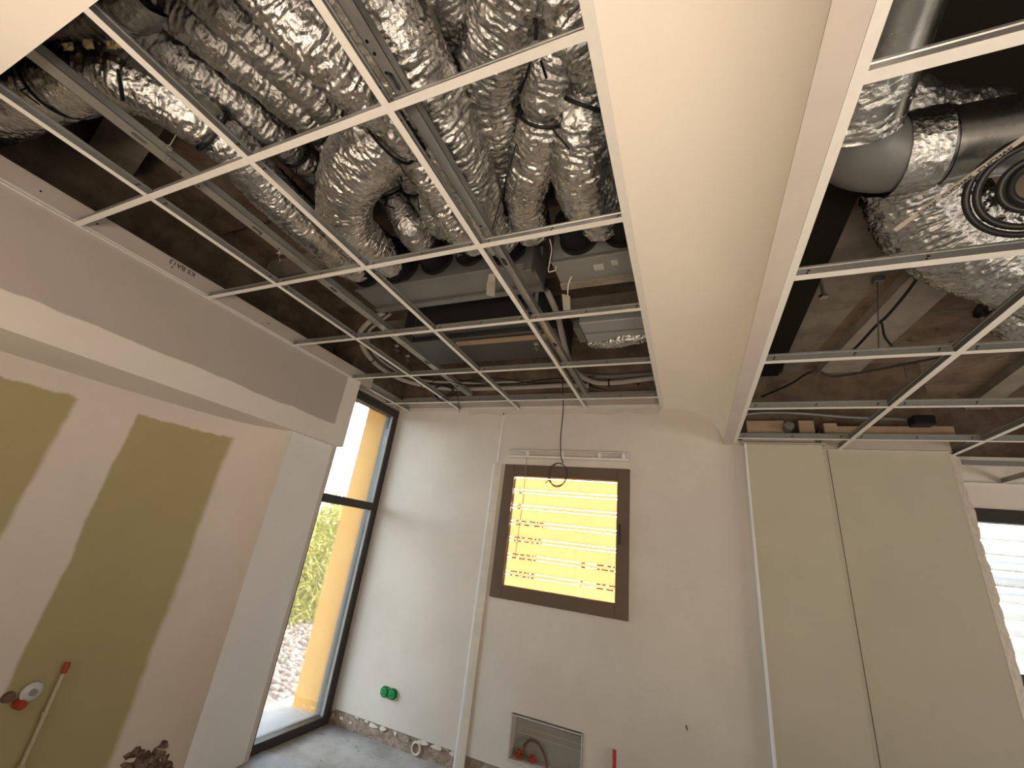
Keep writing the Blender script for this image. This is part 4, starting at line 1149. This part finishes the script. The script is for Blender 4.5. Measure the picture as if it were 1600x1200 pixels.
zax = -nn_; xax = dv; yax = np.cross(zax, xax)
R = Matrix([(xax[i], yax[i], zax[i]) for i in range(3)]).to_4x4()
o.matrix_local = Matrix.Translation(Vector(a + dv * L_ * 0.18 - yax * 0.006 + zax * 0.0025) - WLOC[stp]) @ R @ Matrix.Diagonal((L_ * 0.62 / wt, 1, 1, 1))

# ------------------------------------------------------------------ plenums with spigots
def plenum(label, x0, x1, y0, y1, z0, z1, spig, mat, sx=()):
    r_ = empty('air_plenum', ((x0 + x1) / 2, (y0 + y1) / 2, FL + z0), label, 'air plenum', 'air plenums above the left grid')
    MB().bbox((x0, y0, FL + z0), (x1, y1, FL + z1), 0.004).build('body', mat, r_)
    MB().box((x0 - 0.004, y0 - 0.012, FL + z0 - 0.001), (x1 + 0.004, y0, FL + z0 + 0.012)).build('flange', GALV_DULL, r_)
    MB().box((x0, y1 - 0.045, FL + z0 - 0.016), (x1, y1, FL + z0 - 0.001)).build('rear_lip', BEAM_GREY if x0 > -1 else GALV_DULL, r_)
    for x_, rad, zc in spig:
        c_ = MB().tube([(x_, y0 - 0.16, FL + zc), (x_, y0, FL + zc)], rad, 32).build('spigot', BLACK, r_, smooth=True)
        MB().tube([(x_, y0 - 0.02, FL + zc), (x_, y0 - 0.004, FL + zc)], rad + 0.012, 32).build('spigot_ring', BLACK_RUB, c_, smooth=True)
    for (xa, ya, w_, h_) in sx:
        MB().box((xa, ya, FL + z0 - 0.0016), (xa + w_, ya + h_, FL + z0 - 0.0003)).build('sticker', STICKER, r_)
    return r_
plenum('long metal plenum box with black spigots behind the centre ducts', -1.86, -0.70, 1.575, 1.80, 1.352, 1.62,
       [(-1.78, .098, 1.48), (-1.54, .105, 1.47), (-1.29, .09, 1.48), (-1.07, .08, 1.49), (-0.84, .095, 1.47)], GALV_DULL)
plenum('shorter metal plenum box with two pale stickers on the right', -0.60, 0.12, 1.60, 1.815, 1.352, 1.62,
       [(-0.46, .085, 1.47), (-0.24, .085, 1.47), (-0.02, .085, 1.47)], metal('bright_galvanised_steel', (0.27, 0.275, 0.27), 0.6, met=0.35), [(-0.40, 1.66, 0.05, 0.045), (-0.31, 1.645, 0.032, 0.04)])
b3 = empty('flat_metal_unit', (-0.2, 2.3, FL + 1.33), 'flat grey metal unit at the right end of the left bay', 'metal unit')
MB().bbox((-0.60, 2.20, FL + 1.35), (0.15, 2.46, FL + 1.46), 0.004).build('body', metal('grey_painted_metal', (0.40, 0.41, 0.42), 0.5, met=0.4), b3)
MB().box((-0.60, 2.325, FL + 1.345), (0.15, 2.331, FL + 1.351)).build('seam', GALV_DULL, b3)
MB().box((-0.645, 2.235, FL + 1.34), (-0.60, 2.43, FL + 1.40)).build('end_box', GALV_DULL, b3)
fl = foil_duct('small foil bundle under the flat grey metal unit', PW((925, 533, 1.42), (955, 533, 1.36), (985, 528, 1.35), (1030, 520, 1.38)), .045, seed=300, around=64, group='foil scraps')
# cardboard tag hanging from the long plenum
t = [py(u, v, 1.62) for u, v in ((761, 440), (774, 440), (773, 464), (760, 461))]
mb = MB(); mb.add([(a, b - .0015, c) for a, b, c in t] + [(a, b + .0015, c) for a, b, c in t], [(0, 1, 2, 3), (7, 6, 5, 4), (0, 1, 5, 4), (1, 2, 6, 5), (2, 3, 7, 6), (3, 0, 4, 7)])
mb.add([(x_, y_, z_) for x_, y_, z_ in [py(764, 424, 1.6), py(773, 422, 1.6), py(774, 440, 1.62), py(762, 440, 1.62)]], [(0, 1, 2, 3)])
tag(mb.build('hanging_tag', CARD), 'pale card tag hanging below the long plenum', 'tag')
# dark rectangular trunk at the back with a wooden batten
tk = empty('rectangular_duct', (-1.4, 2.5, FL + 1.40), 'dark rectangular air trunk at the back of the left bay', 'duct')
MB().bbox((-2.02, 2.36, FL + 1.42), (-0.80, 2.78, FL + 1.70), 0.006).build('body', metal('dark_sheet_metal', (0.16, 0.155, 0.15), 0.5), tk)
MB().box((-1.98, 2.20, FL + 1.46), (-0.84, 2.355, FL + 1.70)).build('front_body', metal('dark_sheet_metal_b', (0.22, 0.215, 0.21), 0.45), tk)
wd = MB().bbox((-1.62, 2.40, FL + 1.398), (-0.82, 2.44, FL + 1.419), 0.002).build('wooden_batten', WOOD); tag(wd, 'rough wooden batten under the dark air trunk', 'batten')
# vertical struts and hoses between plenums
for i_, (u0, v0, z0, u1, v1, z1, r_) in enumerate([(838, 385, 1.55, 828, 487, 1.28, .010), (846, 385, 1.55, 836, 487, 1.28, .012), (836, 440, 1.4, 824, 490, 1.2, .008)]):
    tag(MB().tube([pz(u0, v0, z0), pz(u1, v1, z1)], r_, 8).build('hanger_rod', GALV_DULL, smooth=True), ['left dark hanger rod between the two plenums', 'right dark hanger rod between the two plenums', 'short slanting hanger rod between the plenums'][i_], 'rod', 'hanger rods')
st_ = MB().bbox((-0.735, 1.56, FL + 1.30), (-0.69, 1.60, FL + 1.62), 0.003).build('plenum_bracket', GALV_DULL); tag(st_, 'upright metal bracket at the right end of the long plenum', 'bracket')
P_, _, _ = spline(PW((855, 455, 1.5), (862, 470, 1.45), (872, 495, 1.40), (880, 530, 1.38), (895, 575, 1.34), (925, 596, 1.32), (960, 598, 1.31), (1030, 590, 1.31), (1080, 590, 1.31)), 0.03)
tag(MB().tube(P_, 0.020, 12).build('flexible_conduit', CONDUIT, smooth=True), 'thick pale conduit bending down between plenums to the back wall', 'conduit', 'conduits')
P_, _, _ = spline(PW((852, 452, 1.5), (866, 478, 1.46), (880, 520, 1.42), (890, 570, 1.40), (930, 588, 1.38), (1030, 583, 1.38), (1080, 583, 1.38)), 0.03)
tag(MB().tube(P_, 0.016, 12).build('flexible_conduit', plain('grey_conduit', (0.16, 0.15, 0.145), 0.6), smooth=True), 'thinner dark grey conduit bending down beside the thick one', 'conduit', 'conduits')
P_, _, _ = spline(PW((600, 488, 1.42), (575, 505, 1.36), (562, 525, 1.32), (575, 555, 1.30), (600, 578, 1.30), (640, 597, 1.29), (700, 607, 1.29), (800, 606, 1.29), (880, 602, 1.29), (920, 603, 1.29)), 0.03)
cd = tag(MB().tube(P_, 0.019, 12).build('flexible_conduit', CONDUIT, smooth=True), 'long pale conduit sweeping round the left corner along the back', 'conduit', 'conduits')
for k in (14, 24, 34, 44, 54):
    if k < len(P_) - 2:
        d_ = P_[k + 1] - P_[k]; d_ /= np.linalg.norm(d_)
        MB().tube([P_[k] - d_ * .006, P_[k] + d_ * .006], 0.0225, 12).build('tie_band', BLACK, cd, smooth=True)
P_, _, _ = spline(PW((610, 490, 1.45), (590, 505, 1.40), (575, 520, 1.36), (580, 545, 1.36), (605, 570, 1.36), (650, 592, 1.36), (720, 598, 1.36), (830, 596, 1.36)), 0.03)
tag(MB().tube(P_, 0.012, 10).build('flexible_conduit', CONDUIT, smooth=True), 'thin pale conduit running just above the long one', 'conduit', 'conduits')
for (u, v, lb_) in ((923, 598, 'left'), (952, 598, 'middle'), (997, 596, 'right')):
    c = np.array(pz(u, v, 1.315)); tag(MB().tube([c + np.array((-0.006, 0, 0)), c + np.array((0.006, 0, 0))], 0.030, 12).build('conduit_tie', BLACK, smooth=True), lb_ + ' of three black bands around the conduits near the cove', 'band', 'conduit bands')
# thin black wires along the back
for i_, (pts_, lb_) in enumerate([([(700, 600, 1.33), (760, 590, 1.34), (830, 598, 1.33), (900, 600, 1.33), (960, 612, 1.3)], 'thin black wire running along the back conduits'),
                                   ([(690, 590, 1.34), (780, 600, 1.33), (860, 592, 1.33), (930, 588, 1.35)], 'second thin black wire above the back conduits')]):
    P_, _, _ = spline(PW(*pts_), 0.03)
    tag(MB().tube(P_, 0.004, 6).build('thin_wire', BLACK, smooth=True), lb_, 'wire', 'thin wires')

# ------------------------------------------------------------------ galvanised rails above the left grid
def channel(label, x, y0, y1, z, w=0.052, h=0.03, slots_at=(), th=0.0016):
    """C channel, web facing down-right so that its slots show"""
    mb = MB()
    hw = w / 2
    ys = sorted(slots_at)
    # web in strips around the oblong holes
    cur = y0; sl = 0.052; sw = 0.009
    zt = z
    def plate(xa, xb, a, b): mb.box((xa, a, zt), (xb, b, zt + th))
    for s_ in ys:
        if not (y0 + 0.05 < s_ < y1 - 0.1): continue
        plate(x - hw, x + hw, cur, s_)
        plate(x - hw, x - sw, s_, s_ + sl); plate(x + sw, x + hw, s_, s_ + sl)
        for sg in (-1, 1):      # chamfered corners of the hole
            for (ya_, yb_) in ((s_, s_ + 0.008), (s_ + sl, s_ + sl - 0.008)):
                mb.add([(x + sg * sw, ya_, zt), (x + sg * sw, yb_, zt), (x + sg * (sw - 0.007), ya_, zt)], [(0, 1, 2)])
        cur = s_ + sl
    plate(x - hw, x + hw, cur, y1)
    mb.box((x - hw, y0, zt), (x - hw + th, y1, zt + h)); mb.box((x + hw - th, y0, zt), (x + hw, y1, zt + h))
    mb.box((x - hw, y0, zt + h - th), (x - hw + 0.008, y1, zt + h)); mb.box((x + hw - 0.008, y0, zt + h - th), (x + hw, y1, zt + h))
    return tag(mb.build('steel_channel', GALV), label, 'steel channel', 'steel channels above the left grid')
r1 = channel('long slotted steel channel between first and second tees', -1.765, 0.10, 2.98, FL + 1.195, 0.056, 0.034, [0.38 + 0.47 * k for k in range(6)])
for yy in (0.55, 0.62, 0.9, 1.0, 1.45, 2.0):
    MB().tube([(-1.775, yy, FL + 1.1945), (-1.775, yy, FL + 1.1965)], 0.0045, 8).build('rivet_hole', DARK_HOLE, r1)
r2 = channel('steel channel lying close along the third tee', GX + 1.2 + 0.040, 0.10, 2.98, FL + 1.172, 0.040, 0.034, [0.5, 1.3, 2.1])
for yy in (0.42, 0.45, 0.50, 1.1):
    MB().tube([(GX + 1.232, yy, FL + 1.1715), (GX + 1.232, yy, FL + 1.1735)], 0.005, 8).build('rivet_hole', DARK_HOLE, r2)
# spring hangers with wire
def hanger(u, v, z, label, top=0.45):
    c = np.array(pz(u, v, z))
    h = empty('wire_hanger', tuple(c), label, 'hanger', 'wire hangers')
    MB().bbox(tuple(c - np.array((0.014, 0.010, 0.006))), tuple(c + np.array((0.014, 0.010, 0.010))), 0.002).build('clamp', STEEL_WIRE, h)
    MB().tube([c, c + np.array((0.004, 0.0, top))], 0.002, 6).build('rod', STEEL_WIRE, h, smooth=True)
    P_, _, _ = spline([c + np.array(p) for p in ((0, 0, 0), (-0.006, 0.006, -0.02), (0.006, 0.012, -0.035), (-0.002, 0.016, -0.045))], 0.008)
    MB().tube(P_, 0.0016, 6).build('hook', GALV_DULL, h, smooth=True)
    MB().tube([c + np.array((-0.035, 0.02, -0.02)), c + np.array((0.02, 0.02, -0.035))], 0.0016, 6).build('spring', GALV_DULL, h, smooth=True)
    return h
hanger(437, 395, 1.20, 'bright spring hanger on the long channel beside second cross tee')
hanger(620, 540, 1.20, 'bright spring hanger on the long channel near the trunk')
hanger(637, 556, 1.20, 'spring hanger on the far end of the long channel')
hanger(262, 233, 1.21, 'small hanger on the near part of the long channel')
hanger(838, 537, 1.18, 'hanger clipped on the third tee near the trunk')
hanger(715, 385, 1.19, 'thin hanger hook left of the third tee')
# wires dropping to the left grid
a = pz(842, 95, 1.5); b = (GX + 1.24, 1.17, H + 0.04)
tag(MB().tube([a, b], 0.0022, 6).build('suspension_wire', BLACK), 'long thin suspension wire crossing in front of the right ducts', 'wire', 'suspension wires')
P_, _, _ = spline(PW((601, 190, 1.30), (612, 215, 1.30), (620, 250, 1.30), (628, 283, 1.32)), 0.02)
tag(MB().tube(P_, 0.0045, 6).build('loose_strap', BLACK, smooth=True), 'loose black strap hanging over the big elbow', 'strap', 'loose straps')
P_, _, _ = spline(PW((838, -10, 1.34), (838, 30, 1.33), (837, 62, 1.30)), 0.02)
tag(MB().tube(P_, 0.006, 6).build('loose_strap', BLACK, smooth=True), 'loose black strap at the top near the wide creased duct', 'strap', 'loose straps')
P_, _, _ = spline(PW((828, 100, 1.30), (820, 125, 1.31), (812, 146, 1.31)), 0.02)
tag(MB().tube(P_, 0.004, 6).build('loose_strap', BLACK, smooth=True), 'short black strap tail left of the thin suspension wire', 'strap', 'loose straps')
P_, _, _ = spline(PW((845, 95, 1.30), (850, 110, 1.31), (854, 122, 1.31)), 0.02)
tag(MB().tube(P_, 0.004, 6).build('loose_strap', BLACK, smooth=True), 'short black strap tail right of the thin suspension wire', 'strap', 'loose straps')
P_, _, _ = spline(PW((185, 110, 1.24), (188, 130, 1.25), (192, 156, 1.26)), 0.02)
tag(MB().tube(P_, 0.006, 6).build('loose_strap', BLACK, smooth=True), 'black strap end over the leftmost foil duct', 'strap', 'loose straps')
# white bent wire at the smaller plenum and its connector block
P_, _, _ = spline(PW((859, 374, 1.33), (862, 390, 1.33), (859, 408, 1.33), (857, 424, 1.33), (862, 424, 1.33), (868, 422, 1.33), (869, 416, 1.33)), 0.008)
tag(MB().tube(P_, 0.0028, 6).build('white_wire', WHITE_LACQ, smooth=True), 'bent white wire at the corner of the smaller plenum', 'wire', 'white wires')
P_, _, _ = spline(PW((893, 432, 1.33), (888, 445, 1.30), (887, 462, 1.27)), 0.012)
tag(MB().tube(P_, 0.0028, 6).build('white_wire', WHITE_LACQ, smooth=True), 'white wire dropping from smaller plenum to a connector', 'wire', 'white wires')
t = [py(u, v, 1.78) for u, v in ((879, 461), (891, 464), (892, 486), (881, 486))]
mb = MB(); mb.add([(a, b - .012, c) for a, b, c in t] + [(a, b + .012, c) for a, b, c in t], [(0, 1, 2, 3), (7, 6, 5, 4), (0, 1, 5, 4), (1, 2, 6, 5), (2, 3, 7, 6), (3, 0, 4, 7)])
tag(mb.build('wire_connector', CARD), 'pale connector block standing on the third cross tee', 'connector')

# black cable coil on the left grid and its tails
ck = empty('cable_coil', pz(690, 610, 1.15), 'loose coil of thin black cable hooked over the grid by the tall pane', 'cable coil')
c0 = np.array(pz(692, 610, 1.16))
for k in range(3):
    ring = [c0 + np.array(((0.085 + 0.008 * k) * math.cos(a) + 0.012 * k, 0.03 * math.sin(2 * a) + 0.01 * k, (0.060 + 0.005 * k) * math.sin(a) - 0.02)) for a in np.linspace(0, 6.283, 36, endpoint=False)]
    MB().tube(ring, 0.0035, 6, closed=True).build('cable_loop', BLACK, ck, smooth=True)
P_, _, _ = spline(PW((712, 612, 1.15), (716, 625, 1.13), (717, 638, 1.11), (718, 644, 1.10)), 0.01)
MB().tube(P_, 0.003, 6).build('cable_tail', BLACK, ck, smooth=True)
P_, _, _ = spline(PW((670, 600, 1.17), (690, 592, 1.18), (720, 600, 1.18), (760, 603, 1.2)), 0.015)
MB().tube(P_, 0.003, 6).build('cable_tail', BLACK, ck, smooth=True)

# cable hanging in front of the window with its coil
hw_ = empty('hanging_cable', (-0.89, 3.0, FL + 0.43), 'dark cable hanging from the grid and looped before the window', 'cable')
P_, _, _ = spline([py(u, v, y) for u, v, y in ((884, 480, 2.75), (882, 530, 2.9), (880, 570, 3.0), (879, 605, 3.0), (880, 640, 3.0), (876, 685, 3.0), (877, 715, 3.0), (880, 723, 3.0))], 0.02)
CABLE = plain('dark_cable', (0.05, 0.045, 0.04), 0.5)
MB().tube(P_, 0.0042, 8).build('drop', CABLE, hw_, smooth=True)
c0 = np.array(py(872, 742, 3.0))
for k in range(2):
    ring = [c0 + np.array(((0.064 + 0.008 * k) * math.cos(a) - 0.004 * k, 0.012 * math.sin(a + k), (0.092 - 0.006 * k) * math.sin(a) + 0.004 * k)) for a in np.linspace(0, 6.283, 40, endpoint=False)]
    MB().tube(ring, 0.0036, 8, closed=True).build('loop', CABLE, hw_, smooth=True)
P_, _, _ = spline([py(u, v, 2.99) for u, v in ((858, 751), (855, 752), (852, 755))], 0.006)
MB().tube(P_, 0.0036, 6).build('tail', CABLE, hw_, smooth=True)

# ------------------------------------------------------------------ right bay odds and ends
P_, _, _ = spline(PW((1190, 620, 1.2), (1235, 600, 1.2), (1262, 583, 1.2), (1280, 580, 1.2), (1300, 588, 1.18), (1340, 583, 1.18), (1420, 568, 1.2), (1480, 556, 1.22), (1520, 545, 1.25)), 0.03)
tag(MB().tube(P_, 0.0065, 8).build('black_cable', BLACK_RUB, smooth=True), 'black cable sagging across the right bay above the lower grid', 'cable', 'black cables')
P_, _, _ = spline(PW((1440, 425, 1.36), (1415, 460, 1.33), (1385, 495, 1.28), (1370, 508, 1.25), (1345, 535, 1.27), (1330, 550, 1.3)), 0.03)
tag(MB().tube(P_, 0.007, 8).build('black_cable', BLACK_RUB, smooth=True), 'pair of black cables running along the pale concrete beam', 'cable', 'black cables')
P_, _, _ = spline(PW((1378, 505, 1.22), (1382, 525, 1.10), (1393, 540, 1.0)), 0.02)
tag(MB().tube(P_, 0.005, 8).build('black_cable', BLACK_RUB, smooth=True), 'short black cable tail dropping to the lower grid', 'cable', 'black cables')
for i_, (u0, v0, z0, u1, v1, z1) in enumerate([(1371, 436, 1.44, 1373, 548, 0.89), (1411, 566, 1.49, 1417, 592, 1.15), (1286, 640, 1.2, 1280, 678, 0.89), (1452, 640, 1.3, 1453, 655, 1.02)]):
    tag(MB().tube([pz(u0, v0, z0), pz(u1, v1, z1)], 0.0028, 6).build('hanger_wire', GALV_DULL), ['hanger wire dropping beside the pale beam to the lower grid', 'short hanger wire with knot right of the pale beam', 'hanger wire above the wood blocks', 'short wire above the black junction box'][i_], 'wire', 'hanger wires in the right bay')
c = np.array(pz(1371, 437, 1.43)); tag(MB().bbox(tuple(c - 0.02), tuple(c + np.array((.025, .02, .012))), 0.003).build('ceiling_anchor', GALV_DULL), 'dark anchor plate on the concrete in the right bay', 'anchor')
c = np.array(pz(1287, 462, 1.36))
an = empty('ceiling_bolt', tuple(c), 'bright bolt sticking from the dark concrete in the right bay', 'bolt')
MB().tube([c + np.array((0, 0, 0.09)), c + np.array((0, 0, -0.01))], 0.008, 8).build('shank', STEEL_WIRE, an, smooth=True)
MB().tube([c + np.array((0, 0, -0.012)), c + np.array((0, 0, 0.004))], 0.020, 6).build('nut', STEEL_WIRE, an)
def wood(u0, u1, v0, v1, y, d, label):
    a = py(u0, v1, y); b = py(u1, v0, y)
    tag(MB().bbox((a[0], y, a[2]), (b[0], y + d, b[2]), 0.002).build('wood_block', WOOD), label, 'wood block', 'wood blocks above the right wall')
wood(1168, 1224, 657, 678, 3.15, 0.04, 'widest wood block above the column, next to the cove')
wood(1250, 1271, 657, 678, 3.15, 0.04, 'upright narrow wood block above the column')
wood(1289, 1307, 661, 678, 3.15, 0.05, 'small brown wood block right of the upright one')
wood(1308, 1490, 666, 680, 3.16, 0.05, 'long pale plank above the beige wall')
P_, _, _ = spline([py(u, v, 3.1) for u, v in ((1150, 650), (1190, 645), (1250, 646), (1330, 652), (1430, 655))], 0.04)
tag(MB().tube(P_, 0.012, 10).build('steel_conduit', GALV_DULL, smooth=True), 'thin steel conduit above the wood blocks', 'conduit')
c = np.array(py(1440, 659, 3.0)); tag(MB().bbox(tuple(c - np.array((.05, .04, .025))), tuple(c + np.array((.05, .04, .03))), 0.006).build('junction_box', BLACK), 'black junction box above the lower grid near the beige wall', 'junction box')
c = np.array(py(1232, 667, 3.1)); tag(MB().tube([c - np.array((0, .03, 0)), c + np.array((0, .06, 0))], 0.028, 16).build('pipe_stub', GALV_DULL, smooth=True), 'round pipe stub between the wood blocks', 'pipe')
# black box painting in the dark void right of the cove
tag(MB().bbox((0.335, 1.30, FL + 1.32), (0.61, 3.10, FL + 1.43), 0.004).build('void_shade_box', MATS['void_shade_black']), 'long black box painting the dark void beside the cove in the right bay', 'void box')
